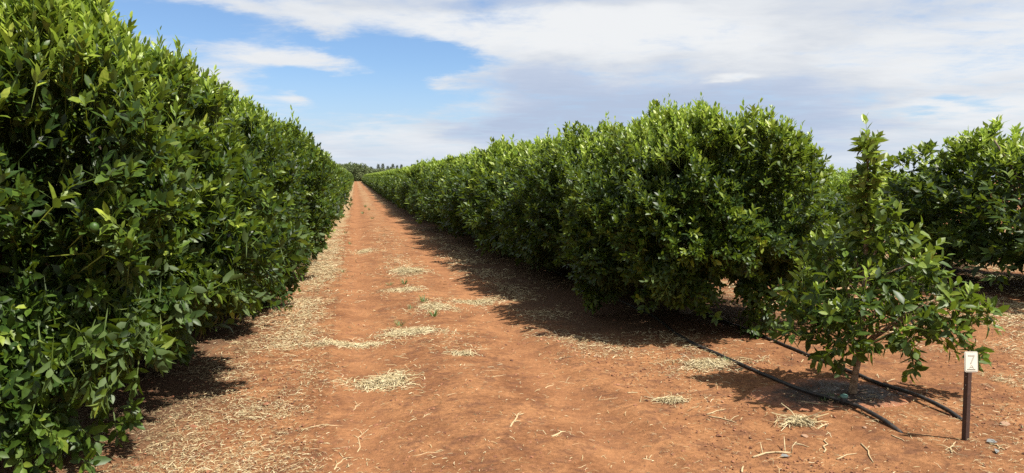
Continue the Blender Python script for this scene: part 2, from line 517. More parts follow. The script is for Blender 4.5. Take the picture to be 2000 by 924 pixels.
def wet_material():
    m, t = new_mat('wet_soil')
    obj = t.n('ShaderNodeTexCoord').outputs['Object']
    n = t.noise(obj, 9.0, 6, 0.65)
    n2 = t.noise(obj, 38.0, 4, 0.7)
    r = t.math('ADD', attr(t), t.math('MULTIPLY', t.math('SUBTRACT', n, 0.5), 0.9))      # 0 in the middle, 1 at the dry rim
    col = t.mix(t.mr(n2, 0.3, 0.7), (0.022, 0.013, 0.009), (0.055, 0.030, 0.020))
    pale = t.mr(t.noise(obj, 15.0, 7, 0.78, 0.8), 0.56, 0.64)
    pale = t.math('MULTIPLY', pale, t.mr(r, 0.2, 0.5, 0.5, 0.0))
    col = t.mix(pale, col, (0.34, 0.33, 0.35))          # pale flecks painted in for the shine on wet soil
    dry = t.mr(r, 0.55, 0.88)
    col = t.mix(dry, col, t.mix(t.mr(n2, 0.3, 0.7), (0.14, 0.058, 0.03), (0.26, 0.112, 0.056)))
    b = t.n('ShaderNodeBump', inp={'Strength': 0.6, 'Distance': 0.02, 'Height': n2})
    rg = t.math('MAXIMUM', t.mr(n, 0.4, 0.6, 0.42, 0.8), dry)
    p = t.n('ShaderNodeBsdfPrincipled', inp={'Base Color': col, 'Roughness': rg, 'Specular IOR Level': 0.3, 'Normal': b.outputs[0]})
    t.t.links.new(p.outputs[0], t.n('ShaderNodeOutputMaterial').inputs[0])
    return m


M_WET = wet_material()

# ------------------------------------------------------------------ ground: one sheet to the horizon
def build_ground():
    rr = [0.0, 0.6]
    r = 1.2
    while r < 5000:
        rr.append(r)
        r *= 1.0115 if r < 14 else (1.02 if r < 60 else 1.06)
    rr = np.array(rr[1:])
    fan = np.concatenate([np.linspace(-50, 50, 420), np.linspace(50, 310, 66)[1:-1]])
    th = np.radians(fan)
    R, T = np.meshgrid(rr, th, indexing='ij')
    X, Y = R * np.sin(T), R * np.cos(T)
    Z = height(X, Y)
    V = np.stack([X, Y, Z], -1).reshape(-1, 3)
    nr, nt = R.shape
    i, j = np.meshgrid(np.arange(nr - 1), np.arange(nt), indexing='ij')
    j2 = (j + 1) % nt
    Q = np.stack([i * nt + j, i * nt + j2, (i + 1) * nt + j2, (i + 1) * nt + j], -1).reshape(-1, 4)[:, ::-1]
    c = len(V)
    V = np.vstack([V, [[0, 0, hz1(0, 0)]]])
    tr = [(c, (k + 1) % nt, k) for k in range(nt)]
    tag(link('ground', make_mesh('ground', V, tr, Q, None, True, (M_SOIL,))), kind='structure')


build_ground()


def build_track():
    """the wheel track between the rows, laid just over the ground, its edges sunk into it"""
    us = [2.2]
    while us[-1] < 300:
        us.append(us[-1] + (0.06 if us[-1] < 14 else max(0.12, us[-1] * 0.02)))
    us = np.array(us)
    vs = np.linspace(-0.35, 2.15, 44)
    U, Vv = np.meshgrid(us, vs, indexing='ij')
    wav = 0.10 * (fbm(U * 0.5, U * 0 + 3, 3, 3) - 0.5)
    X, Y = uv_to_xy(U, Vv + wav)
    edge = np.minimum(np.minimum((Vv + 0.35), (2.15 - Vv)) / 0.25, np.minimum((U - 2.2) / 0.4, (300 - U) / 2.0))
    Z = height(X, Y) + np.where(edge <= 0.02, -0.03, 0.004 + 0.002 * np.clip(edge, 0, 1))
    nr, nt = U.shape
    i, j = np.meshgrid(np.arange(nr - 1), np.arange(nt - 1), indexing='ij')
    Q = np.stack([i * nt + j, i * nt + j + 1, (i + 1) * nt + j + 1, (i + 1) * nt + j], -1).reshape(-1, 4)
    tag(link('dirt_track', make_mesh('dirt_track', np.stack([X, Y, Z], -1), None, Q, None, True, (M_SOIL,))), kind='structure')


build_track()


# ------------------------------------------------------------------ leaves
def unit(a):
    return a / (np.linalg.norm(a, axis=-1, keepdims=True) + 1e-12)


TEMPL = {
    0: (np.array([(0, 0, 0), (.30, .46, .13), (.30, 0, 0), (.30, -.46, .13), (.68, .40, .10), (.68, 0, 0), (.68, -.40, .10), (1, 0, 0)], float),
        [(0, 2, 1), (0, 3, 2), (5, 7, 4), (6, 7, 5)], [(2, 5, 4, 1), (3, 6, 5, 2)]),
    1: (np.array([(0, 0, 0), (.45, .5, .12), (.48, 0, 0), (.45, -.5, .12), (1, 0, 0)], float),
        [(0, 2, 1), (0, 3, 2), (2, 4, 1), (3, 4, 2)], []),
    2: (np.array([(0, 0, 0), (.45, .5, .1), (.45, -.5, .1), (1, 0, 0)], float), [(0, 3, 1), (0, 2, 3)], []),
}


def leaf_arrays(P, D, N, L, W, tint, lod, curl=0.18):
    D = unit(D)
    S = unit(np.cross(N, D))
    N = np.cross(D, S)
    tm, tri, quad = TEMPL[lod]
    k = len(tm)
    n = len(P)
    tt, ss, ff = tm[:, 0], tm[:, 1], tm[:, 2]
    cu = (np.broadcast_to(np.asarray(curl, float), (n,)))[:, None]
    V = (P[:, None, :] + D[:, None, :] * (tt[None, :, None] * L[:, None, None]) + S[:, None, :] * (ss[None, :, None] * W[:, None, None])
         + N[:, None, :] * (ff[None, :] * W[:, None] - cu * L[:, None] * tt[None, :] ** 2)[:, :, None])
    off = (np.arange(n) * k)[:, None, None]
    T = (np.array(tri)[None] + off).reshape(-1, 3)
    Q = (np.array(quad)[None] + off).reshape(-1, 4) if quad else np.zeros((0, 4), int)
    return V.reshape(-1, 3), T, Q, np.repeat(tint, k)


class LeafBag:
    def __init__(self):
        self.V, self.T, self.Q, self.A, self.n = [], [], [], [], 0

    def add(self, *a, **k):
        V, T, Q, A = leaf_arrays(*a, **k)
        self.V.append(V); self.T.append(T + self.n); self.Q.append(Q + self.n); self.A.append(A)
        self.n += len(V)

    def mesh(self, name, mat):
        return make_mesh(name, np.vstack(self.V), np.vstack(self.T), np.vstack(self.Q), {'tint': np.concatenate(self.A)}, True, (mat,))


def add_shoots(bag, P, A, Ls, nl, leaf_len, leaf_w, tint, lod, rng, spread=(60, 17), up=0.30, stem=True, droop=0.0):
    """each shoot is a little stem with leaves set in a spiral round it"""
    n = len(P)
    A = unit(A)
    ref = np.where(np.abs(A[:, 2:3]) < 0.9, np.array([[0, 0, 1.0]]), np.array([[1.0, 0, 0]]))
    E1 = unit(np.cross(A, ref)); E2 = np.cross(A, E1)
    ph0 = rng.uniform(0, 2 * PI, n)
    for k in range(nl):
        f = (k + 0.6) / nl
        f = np.clip(0.10 + 0.92 * f + rng.normal(0, 0.03, n), 0.02, 1.0)
        ph = ph0 + k * 2.3999 + rng.normal(0, 0.25, n)
        rad = np.cos(ph)[:, None] * E1 + np.sin(ph)[:, None] * E2
        al = np.radians(spread[0] + (spread[1] - spread[0]) * f + rng.normal(0, 9, n))
        D = A * np.cos(al)[:, None] + rad * np.sin(al)[:, None]
        D[:, 2] -= droop
        Nn = A - D * np.sum(A * D, 1, keepdims=True)
        Nn = unit(Nn) + np.array([0, 0, up]) + rng.normal(0, 0.22, (n, 3))
        sz = (0.72 + 0.5 * np.sin(PI * np.clip(f, .05, .95))) * rng.uniform(0.62, 1.34, n)
        pos = P + A * (f * Ls)[:, None] + rad * 0.004
        ti = np.clip(tint + 0.16 * (f - 0.5) + rng.normal(0, 0.08, n) + (rng.uniform(0, 1, n) < .012) * .35, 0, 1)
        bag.add(pos, D, Nn, leaf_len * sz, leaf_w * sz * rng.uniform(.88, 1.12, n), ti, lod, curl=rng.uniform(0.0, 0.30, n))
    if stem:
        for q in (E1, E2):
            bag.add(P - A * 0.10, A, q, Ls + 0.09, np.full(n, 0.007), np.clip(tint + 0.2, 0, 1), 2, curl=0.0)


class Crown:
    """lumpy crown: domed across the row, straight along it, widest low down"""
    def __init__(self, seed, a=1.55, b=2.3, z0=0.32, z1=2.85, zc=1.15, p=2.3, q=5.0, lump=0.25):
        self.rng = np.random.default_rng(seed)
        self.c = np.array([0, 0, zc])
        self.a, self.b, self.zu, self.zd, self.p, self.q = a, b, z1 - zc, zc - z0, p, q
        self.ax = np.array([a, b, (z1 - z0) / 2]); self.z0, self.z1 = z0, z1
        r = self.rng
        self.bd = unit(r.normal(0, 1, (70, 3))); self.ba = r.normal(0, lump, 70); self.bw = r.uniform(0.12, 0.34, 70)
        self.hd = unit(r.normal(0, 1, (60, 3))); self.hw = r.uniform(0.10, 0.27, 60)

    def fn(self, d):
        cz = np.where(d[:, 2] > 0, self.zu, self.zd)
        pz = np.where(d[:, 2] > 0, self.p, 3.5)
        sec = (np.abs(d[:, 0] / self.a) ** pz + np.abs(d[:, 2] / cz) ** pz) ** (1.0 / pz)
        return (sec ** self.q + np.abs(d[:, 1] / self.b) ** self.q) ** (1.0 / self.q)

    def normal(self, d):
        e = 1e-3
        g = np.stack([self.fn(d + np.eye(3)[k] * e) - self.fn(d - np.eye(3)[k] * e) for k in range(3)], 1)
        return unit(g)

    def radius(self, d):
        r = 1.0 / self.fn(d)
        cosd = d @ self.bd.T
        r = r + (1 - .55 * np.clip(d[:, 2] * 1.5, 0, 1)) * (self.ba[None] * np.exp((cosd - 1) / (self.bw[None] ** 2 * 0.5))).sum(1)
        return np.maximum(r, 0.4)

    def hole(self, d):
        return np.exp((d @ self.hd.T - 1) / (self.hw[None] ** 2 * 0.5)).max(1)

    def sample(self, n, depth, holes=True):
        r = self.rng
        out_p, out_n, out_d, got = [], [], [], 0
        while got < n:
            d = unit(r.normal(0, 1, (n * 3, 3)))
            R = self.radius(d)
            g = self.normal(d)
            wgt = R ** 2 / np.maximum((g * d).sum(1), .35)
            keep = r.uniform(0, 1, len(d)) < wgt / 5.2
            if holes:
                keep &= r.uniform(0, 1, len(d)) > 0.97 * self.hole(d)
            keep &= ~((d[:, 2] < -0.72))
            d, R, g = d[keep], R[keep], g[keep]
            dep = depth(r, len(d))
            P = self.c + d * R[:, None]
            nz = fbm(P[:, 0] * 2.6 + P[:, 2] * 1.9 + 40, P[:, 1] * 2.6 - P[:, 2] * 2.2 + 40, 3, 77)
            dep = dep + np.clip(.56 - nz, -.12, .3) * 1.25
            P = self.c + d * (R - dep)[:, None]
            ok = P[:, 2] > 0.10
            out_p.append(P[ok]); out_n.append(g[ok]); out_d.append(dep[ok]); got += ok.sum()
        return np.vstack(out_p)[:n], np.vstack(out_n)[:n], np.concatenate(out_d)[:n]


def clump_noise(P, s):
    return (fbm(P[:, 0] * 1.9 + 3 + P[:, 2] * 0.7, P[:, 1] * 1.9 + P[:, 2] * 1.3, 3, s) - 0.5) * 2


def trunk_mesh(seed, name, h=2.5, spread=1.1, r0=0.085, mat=None, sides=8):
    r = random.Random(seed)
    g = Geo()
    top = Vector((r.uniform(-.05, .05), r.uniform(-.05, .05), r.uniform(.38, .5)))
    base = [Vector((0, 0, -0.12)), Vector((0, 0, 0.02)), top * 0.45, top]
    g.tube(base, [r0 * 1.35, r0 * 1.2, r0 * .95, r0 * .9], sides, .4)
    nb = 6
    for i in range(nb):
        th = 2 * PI * i / nb + r.uniform(-.3, .3)
        out = spread * r.uniform(.65, 1.0)
        z = h * r.uniform(.55, .95)
        p0 = top - Vector((0, 0, .06))
        p3 = Vector((math.cos(th) * out, math.sin(th) * out, z))
        p1 = p0.lerp(p3, .3) + Vector((math.cos(th) * .15, math.sin(th) * .15, .05))
        p2 = p0.lerp(p3, .65) + Vector((r.uniform(-.1, .1), r.uniform(-.1, .1), .05))
        g.tube([p0, p1, p2, p3], [r0 * .62, r0 * .5, r0 * .33, r0 * .12], 6, .45)
        for q in range(3):
            s = p1.lerp(p2, r.uniform(.1, .9))
            e = s + Vector((math.cos(th + r.uniform(-1.2, 1.2)) * .6, math.sin(th + r.uniform(-1.2, 1.2)) * .6, r.uniform(-.15, .55)))
            g.tube([s, s.lerp(e, .5) + Vector((0, 0, .06)), e], [r0 * .26, r0 * .19, r0 * .06], 5, .5)
    return g.mesh(name, mat or M_BARK)


def citrus_meshes(seed, lod, skirt=.15, top=2.5, nb0=40, low=(), **kw):
    """trunk, crown and new growth of one citrus tree at one level of detail"""
    cr = Crown(seed, **kw)
    rng = cr.rng
    nsh, nl, ll, lw, sl = {0: (9800, 10, .072, .034, .165), 1: (2000, 8, .135, .058, .24), 2: (800, 7, .20, .092, .30)}[lod]
    P, G, dep = cr.sample(nsh, lambda r, n: np.abs(r.normal(0, .24, n)) + r.uniform(-.10, .05, n))
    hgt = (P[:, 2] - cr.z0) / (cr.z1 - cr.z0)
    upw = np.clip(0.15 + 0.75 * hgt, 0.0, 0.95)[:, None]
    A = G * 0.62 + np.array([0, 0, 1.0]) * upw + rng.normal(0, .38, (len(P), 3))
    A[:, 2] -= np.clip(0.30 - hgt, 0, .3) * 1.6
    tint = 0.36 + 0.13 * clump_noise(P, seed) + 1.3 * np.clip(hgt - .70, 0, 1) + rng.normal(0, .15, len(P))  # lighter towards the top: younger leaves plus painted-in sunlight
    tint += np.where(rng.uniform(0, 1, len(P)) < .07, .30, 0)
    bag = LeafBag()
    L = sl * rng.uniform(.7, 1.25, len(P))
    add_shoots(bag, P - unit(A) * (L * .55)[:, None], A, L, nl, ll, lw, np.clip(tint, .02, .95), lod, rng, up=.30, stem=lod == 0)
    # leaves inside the crown
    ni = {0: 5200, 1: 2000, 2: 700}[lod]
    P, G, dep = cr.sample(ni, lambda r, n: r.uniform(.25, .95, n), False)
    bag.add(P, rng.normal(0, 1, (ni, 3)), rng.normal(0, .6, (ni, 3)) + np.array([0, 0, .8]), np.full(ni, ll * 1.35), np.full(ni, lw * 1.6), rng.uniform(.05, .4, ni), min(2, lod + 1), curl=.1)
    # low boughs that droop below the skirt
    nb = {0: nb0, 1: 20, 2: 8}[lod]
    want = [(t_ + rng.normal(0, .07), r_ * rng.uniform(.92, 1.06), z_ * rng.uniform(.6, 1.7)) for t_, r_, z_ in low for _ in range(5)]
    Pb, Ab, Lb, Tb = [], [], [], []
    for k in range(nb + len(want)):
        th = want[k - nb][0] if k >= nb else rng.uniform(0, 2 * PI)
        o = np.array([math.cos(th) * cr.ax[0], math.sin(th) * cr.ax[1], 0])
        p0 = o * .55 + np.array([0, 0, .95]); p2 = (o * rng.uniform(.78, 1.04) + np.array([0, 0, skirt + rng.gamma(2, .10)])) if k < nb else o * want[k - nb][1] + np.array([0, 0, want[k - nb][2]])
        p1 = o * rng.uniform(.72, .92) + np.array([0, 0, rng.uniform(.7, .95)])
        bt = rng.normal(.36, .10)
        for f in np.sort(rng.uniform(.35, 1, {0: 13, 1: 7, 2: 4}[lod])):
            q = p0 * (1 - f) ** 2 + 2 * p1 * f * (1 - f) + p2 * f * f
            Pb.append(q + rng.normal(0, .07, 3)); Ab.append(unit(o) * .8 + np.array([0, 0, rng.uniform(-.9, .45)]) + rng.normal(0, .4, 3)); Lb.append(sl * rng.uniform(.6, 1.1)); Tb.append(bt)
    Pb, Ab, Lb, Tb = map(np.array, (Pb, Ab, Lb, Tb))
    Pb[:, 2] = np.maximum(Pb[:, 2], .07)
    add_shoots(bag, Pb, Ab, Lb, nl - 1, ll, lw, np.clip(Tb, .05, .9), lod, rng, up=.8, spread=(70, 30), stem=lod == 0)
    # upright new growth on top
    ny = {0: 1250, 1: 520, 2: 230}[lod]
    P, G, dep = cr.sample(ny * 6, lambda r, n: r.uniform(-.02, .12, n))
    sc = G[:, 2] + rng.normal(0, .12, len(P)) + 0.35 * clump_noise(P, seed + 5)
    idx = np.argsort(-sc)[:ny]
    P = P[idx]
    A = G[idx] * .25 + np.array([0, 0, 1.0]) + rng.normal(0, .24, (ny, 3))
    Ly = rng.uniform(.12, .28, ny)
    tall = rng.uniform(0, 1, ny) < .02
    Ly = np.where(tall, Ly + .20, Ly)
    b2 = LeafBag()
    add_shoots(b2, P - unit(A) * .06, A, Ly, nl + 1, ll * .90, lw * .72, np.clip(rng.normal(.45, .22, ny), 0, 1), lod, rng, spread=(52, 14), up=.1, stem=lod < 2)
    zs = np.concatenate([q[:, 2] for q in b2.V])
    k = top / np.percentile(zs, 97)
    for q in bag.V + b2.V:
        q[:, 2] *= k
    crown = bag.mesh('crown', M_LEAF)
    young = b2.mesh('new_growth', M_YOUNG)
    return crown, young, trunk_mesh(seed, 'trunk'), (cr, k)


VAR = {0: [citrus_meshes(s, 0, **k) for s, k in (
            (101, dict(z0=.20, z1=2.5, skirt=.05)),
            (102, dict(z0=.56, z1=2.6, skirt=.50, top=2.50, nb0=26, b=1.9, p=1.85, q=2.2, zc=1.2, low=[(-1.5, .8, .12), (-1.35, .7, .10), (-.55, .9, .14), (-.7, .85, .18), (-2.0, .9, .36), (-2.4, .9, .40), (3.0, .85, .35)])),
            (103, dict(z0=.42, z1=2.5, skirt=.32, nb0=24)),
            (104, dict(z0=.46, z1=2.5, skirt=.40, q=2.6, b=1.8, nb0=12, low=[(-.98, .93, .05), (-1.12, .95, .10), (-1.3, .95, .10), (-1.5, .95, .15), (-1.75, .9, .2), (-1.2, .85, .15)])),
            (105, dict(z0=.66, z1=2.5, skirt=.62, q=2.4, b=1.9, nb0=8))
            )],
       1: [citrus_meshes(s, 1, **k) for s, k in ((201, dict(z0=.20, z1=2.5, skirt=.08)), (202, dict(z0=.42, z1=2.5, skirt=.30)), (203, dict(z0=.45, z1=2.5, skirt=.34)), (204, dict(z0=.22, z1=2.5, skirt=.08)))],
       2: [citrus_meshes(s, 2, **k) for s, k in ((301, dict(z0=.20, z1=2.5)), (302, dict(z0=.22, z1=2.5)))]}
TREE_PROTO = {}
fg = Geo()
fg.tube([(0, 0, .026 * math.cos(a_)) for a_ in np.linspace(PI - .05, .05, 11)], [.026 * math.sin(a_) for a_ in np.linspace(PI - .05, .05, 11)], 14, .5)
FRUIT = fg.mesh('fruit', M_FRUIT)


def citrus(u, v, lod, var, label, group, scale=(1, 1, 1), rz=None):
    x, y = uv_to_xy(u, v)
    key = (lod, var % len(VAR[lod]))
    if key not in TREE_PROTO:
        t = thing('citrus_tree', label, 'citrus tree', group=group)
        c, n, tr, (crn, kz) = VAR[lod][key[1]]
        link('trunk', tr, t); link('crown', c, t); link('new_growth', n, t)
        if lod == 0:
            Pf, Gf, _ = crn.sample(9, lambda r, n_: r.uniform(.0, .10, n_), False)
            for p_ in Pf:
                f_ = link('fruit', FRUIT, t); f_.location = (p_[0], p_[1], p_[2] * kz - .04)
        TREE_PROTO[key] = t
    else:
        t = copy_tree(TREE_PROTO[key], label, group)
    t.location = (x, y, hz1(x, y) - 0.01)
    t.rotation_euler = (0, 0, ROW + (rz if rz is not None else (random.choice((0, PI)) + random.uniform(-.12, .12))))
    t.scale = scale
    return t


SPC = 3.1
ORD = ['first', 'second', 'third', 'fourth', 'fifth', 'sixth']


def lod_for(d):
    return 0 if d < 13 else (1 if d < 38 else 2)


def row_of_trees(v, u0, n, hs, side, group, vary, near_labels, far_label, special={}, turn={}, width={}):
    for i in range(n):
        u = u0 + SPC * i + (random.uniform(-.12, .12) if i else 0)
        vv = v + random.uniform(-.08, .08)
        x, y = uv_to_xy(u, vv)
        lod = lod_for(math.hypot(x, y))
        s = hs * special.get(i, random.uniform(.975, 1.025))
        wd = width.get(i, random.uniform(.96, 1.05))
        lab = near_labels[i] if i < len(near_labels) else far_label
        citrus(u, vv, lod, vary[i % len(vary)] if lod == 0 else (((0, 3) if side == 'left' else (1, 2))[i % 2] if lod == 1 else i), lab, group, (wd, width.get(i, random.uniform(.98, 1.06)), s), turn.get(i))


row_of_trees(-2.45, 5.9, 80, 1.21, 'left', 'citrus trees of the row left of the track', (3, 0, 2, 1),
             ['largest dark green citrus tree, filling the left edge beside the straw shade',
              'second citrus tree of the left hedge row, just behind the largest one',
              'third citrus tree of the left hedge row with pale leaves facing the track',
              'fourth citrus tree from the near end of the left hedge row',
              'fifth citrus tree from the near end of the left hedge row'],
             'citrus tree merged into the long receding stretch of the left hedge row', turn={0: 0.0})
row_of_trees(4.05, 8.15, 80, 1.0, 'right', 'citrus trees of the row right of the track', (1, 2, 2),
             ['rounded citrus tree at the near end of the right row, behind the young tree',
              'second citrus tree of the right hedge row, behind its rounded end tree',
              'third citrus tree of the right hedge row, above the wide ground shadow',
              'fourth citrus tree from the near end of the right hedge row',
              'fifth citrus tree from the near end of the right hedge row'],
             'citrus tree merged into the long receding stretch of the right hedge row', turn={0: 0.0}, width={0: .93})
row_of_trees(10.4, 8.8, 9, 1.0, 'second', 'citrus trees of the next row to the right', (4, 1, 2),
             ['shaded citrus tree at the right edge behind the number post',
              'citrus tree showing an open bushy top between the young tree and the shaded one',
              'third citrus tree of the next row, glimpsed behind the young tree'],
             'citrus tree of the next row mostly hidden behind the right hedge row', {0: .97, 1: .70, 2: .62, 3: .64, 4: .7}, {0: PI, 1: 1.0}, {0: 1.08, 1: .74, 2: .85})
row_of_trees(16.8, 21.5, 4, .80, 'third', 'citrus trees of the farthest row to the right', (1,), [],
             'citrus tree of the farthest row, seen only through gaps on the right')


# ------------------------------------------------------------------ the young tree
def young_tree():
    bx, by = ground_px(1665, 768)
    rng = np.random.default_rng(77)
    t = thing('young_citrus_tree', 'slim young citrus tree with a tall leader, standing between the two hoses', 'young tree', (bx, by, hz1(bx, by)))
    g = Geo()
    lead = [(0, 0, -.08), (0.0, 0, 0.02), (.018, .0, .17), (.05, .0, .36), (.06, .01, .55), (.065, .02, .85), (.07, .03, 1.2), (.065, .02, 1.58), (.04, .0, 1.98)]
    g.tube(lead, [.038, .032, .025, .023, .021, .017, .012, .008, .004], 9, .5)
    tr = None
    bag, yng = LeafBag(), LeafBag()
    lp = np.array(lead)

    def lead_at(z):
        return np.array([np.interp(z, lp[:, 2], lp[:, k]) for k in range(3)])
    P, A, L, T = [], [], [], []

    def branch(p0, p1, sag, r, n, ln=.17, tn=.42, hang=0.0):
        p0, p1 = np.array(p0, float), np.array(p1, float)
        pts = [p0 + (p1 - p0) * f + np.array([0, 0, sag * math.sin(PI * f)]) + rng.normal(0, .012, 3) * (0 < f < 1) for f in (0, .25, .5, .75, 1.0)]
        g.tube(pts, [r, r * .8, r * .6, r * .42, r * .22], 5, .55)
        pts = np.array(pts)
        for _ in range(n):
            f = rng.uniform(.22, 1.0) ** .8
            q = np.array([np.interp(f, np.linspace(0, 1, 5), pts[:, k]) for k in range(3)])
            d = (p1 - p0) / (np.linalg.norm(p1 - p0) + 1e-9)
            a = d * .6 + rng.normal(0, .55, 3) + np.array([0, 0, .45 - hang])
            P.append(q); A.append(a); L.append(ln * rng.uniform(.6, 1.3)); T.append(tn + rng.normal(0, .12))
    # limbs, each ending in its own cluster of leafy shoots: x, depth, height, radius, tint
    clusters = [(.34, -.1, 1.02, .20, .50), (.10, .1, .90, .26, .44), (-.16, -.15, .86, .22, .42), (.50, .1, .92, .18, .50), (.02, -.28, .70, .24, .40),
                (.58, -.12, .78, .15, .52), (.72, -.05, .70, .14, .54), (.88, -.1, .64, .10, .58), (-.26, .1, .54, .22, .36), (-.18, -.25, .46, .15, .34),
                (-.43, -.05, .52, .15, .38), (.16, .25, .62, .24, .38), (.40, .2, .74, .22, .44), (.26, -.3, .64, .20, .46), (-.05, .3, 1.02, .20, .40),
                (.24, .0, 1.22, .18, .50), (.10, -.05, 1.34, .15, .52), (-.32, .25, .72, .20, .38), (-.02, .1, 1.14, .18, .46),
                (.56, -.2, .56, .10, .46), (-.20, -.3, .60, .17, .40)]
    for cx, cy, cz, cr_, tn in clusters:
        s0 = lead_at(float(np.clip(cz - .3 - .2 * abs(cx), .36, 1.2)))
        m = np.array([cx, cy, cz])
        mid_ = (s0 + m) / 2 + np.array([0, 0, .06]) + rng.normal(0, .02, 3)
        g.tube([s0, mid_, m], [.010, .008, .004], 6, .55)
        for _ in range(int(13 + 340 * cr_ ** 2)):
            o_ = unit(rng.normal(0, 1, 3)) * cr_ * rng.uniform(.25, 1.0) * np.array([1.1, 1.0, .9])
            P.append(m + o_ - np.array([0, 0, .03])); A.append(unit(o_) * .7 + np.array([0, 0, .45 if cz > .5 else -.25]) + rng.normal(0, .35, 3))
            L.append(.13 * rng.uniform(.6, 1.25)); T.append(tn + rng.normal(0, .10))
    for q in ((.92, -.05, .24), (.86, -.1, .34), (.28, -.15, .30), (.36, -.2, .24), (.42, 0, .36)):
        branch((q[0] * .75, q[1], q[2] + .32), q, .02, .004, 5, .10, .46, .5)
    # narrow leaning leader
    for i in range(64):
        z = rng.uniform(1.15, 1.92)
        s = lead_at(z)
        P.append(s); th = rng.uniform(0, 2 * PI)
        A.append(np.array([math.cos(th) * .8, math.sin(th) * .8, .75])); L.append(.12 * rng.uniform(.4, 1.5) * np.interp(z, [1.15, 1.9], [1.5, .7])); T.append(rng.normal(.66, .12))
    P, A, L, T = map(np.array, (P, A, L, T))
    add_shoots(bag, P, A, L, 5, .082, .038, np.clip(T + .03, .05, .95), 0, rng, up=.35, spread=(68, 30), droop=.10)
    link('crown', bag.mesh('crown', M_LEAF), t)
    # fresh tips
    n = 26
    n = 24
    zz_ = np.concatenate([rng.uniform(1.3, 1.8, 4), rng.uniform(.35, 1.1, 20)])
    Py = np.array([lead_at(z) for z in zz_])
    off = np.where(zz_ > 1.4, .04, .45)
    th = rng.uniform(0, 2 * PI, n)
    Py[:, 0] += np.cos(th) * off; Py[:, 1] += np.sin(th) * off
    add_shoots(yng, Py, np.array([0, 0, 1.0]) + rng.normal(0, .35, (n, 3)), rng.uniform(.12, .20, n), 8, .085, .036, rng.uniform(.0, .5, n), 0, rng, spread=(58, 20), up=.1)
    tp = np.array([[.04, 0, 1.92], [.055, .01, 1.81], [.035, -.01, 1.85]])
    add_shoots(yng, tp, np.array([[-.1, 0, 1.], [.5, .1, 1.], [-.5, -.1, 1.]]), np.array([.2, .10, .08]), 7, .070, .036, np.array([.3, .2, .3]), 0, rng, spread=(60, 20), up=.1)
    link('new_growth', yng.mesh('new_growth', M_YOUNG), t)
    g.build('trunk', M_YBARK, t)
    return bx, by


YX, YY = young_tree()


# ------------------------------------------------------------------ far windbreak
def windbreak():
    protos = []
    for s in range(3):
        rng = np.random.default_rng(500 + s)
        n = 950
        z = rng.uniform(.12, 1, n) ** .8
        wd = np.interp(z, [.1, .35, .7, 1.0], [.13, .20, .13, .015])
        ph = np.floor(z * 11) * 2.4
        lob = .6 + .4 * np.cos(rng.uniform(0, 2 * PI, n) * 1.0)
        th = rng.uniform(0, 2 * PI, n)
        rr = wd * np.sqrt(rng.uniform(0.05, 1, n)) * (0.65 + .35 * np.sin(3 * th + ph))
        P = np.stack([np.cos(th) * rr, np.sin(th) * rr, z], 1) * 10.0
        D = np.stack([np.cos(th), np.sin(th), np.full(n, .9)], 1) + rng.normal(0, .3, (n, 3))
        b = LeafBag()
        b.add(P, D, rng.normal(0, 1, (n, 3)), rng.uniform(.6, 1.3, n), rng.uniform(.08, .17, n), np.clip(rng.normal(.45, .2, n), 0, 1), 1, curl=.2)
        g = Geo()
        g.tube([(0, 0, -.3), (0, 0, 2), (.1, 0, 6), (.05, 0, 9.6)], [.22, .17, .10, .03], 6, .4)
        protos.append((b.mesh('crown', M_PINE), g.mesh('trunk', M_BARK)))
    made = {}
    i = 0
    for px in np.arange(560, 880, 7.0):
        Z = 318 + random.uniform(-8, 14)
        x = (px + random.uniform(-3, 3) - 1000) / FPX * Z
        k = random.randrange(3)
        lab = 'slim feathery windbreak tree standing above the far wood at the end of the track'
        if k not in made:
            t = thing('windbreak_tree', lab, 'tree', group='feathery trees along the horizon')
            link('trunk', protos[k][1], t); link('crown', protos[k][0], t); made[k] = t
        else:
            t = copy_tree(made[k])
        t.location = (x, Z, hz1(x, Z)); t.rotation_euler = (0, 0, random.uniform(0, 6))
        gap = 0.72 if 730 < px < 742 else 1.0
        s = random.uniform(.54, .76) * gap
        t.scale = (s, s, s)
        i += 1
    bp = []
    for sd in range(2):
        cr = Crown(700 + sd, a=3.6, b=3.6, z0=-.6, z1=6.2, zc=2.5, p=2.2, q=2.2, lump=.5)
        rng = cr.rng
        b = LeafBag()
        P, G, dep = cr.sample(2600, lambda r, n: np.abs(r.normal(0, .5, n)))
        b.add(P, G + rng.normal(0, .6, (2600, 3)), G + rng.normal(0, .5, (2600, 3)) + np.array([0, 0, .6]), rng.uniform(.45, .8, 2600), rng.uniform(.2, .4, 2600),
              np.clip(.5 + .25 * clump_noise(P * .4, sd) + rng.normal(0, .12, 2600), 0, 1), 1)
        bp.append((b.mesh('crown', M_BUSH), trunk_mesh(sd, 'trunk', 5.5, 2.6, .2)))
    made = {}
    for j, px in enumerate((570, 610, 640, 660, 674, 686, 697, 708, 720, 732, 748, 766, 794, 830)):
        Z = 285 + random.uniform(-12, 14)
        x = (px - 1000) / FPX * Z
        k = j % 2
        if k not in made:
            t = thing('broad_tree', 'broad olive green tree closing the far end of the track', 'tree', group='broad trees at the end of the track')
            link('trunk', bp[k][1], t); link('crown', bp[k][0], t); made[k] = t
        else:
            t = copy_tree(made[k])
        t.location = (x, Z, hz1(x, Z)); t.rotation_euler = (0, 0, random.uniform(0, 6))
        s = random.uniform(.92, 1.12) * (0.8 if px > 715 else 1.05)
        t.scale = (s, s, s)


windbreak()


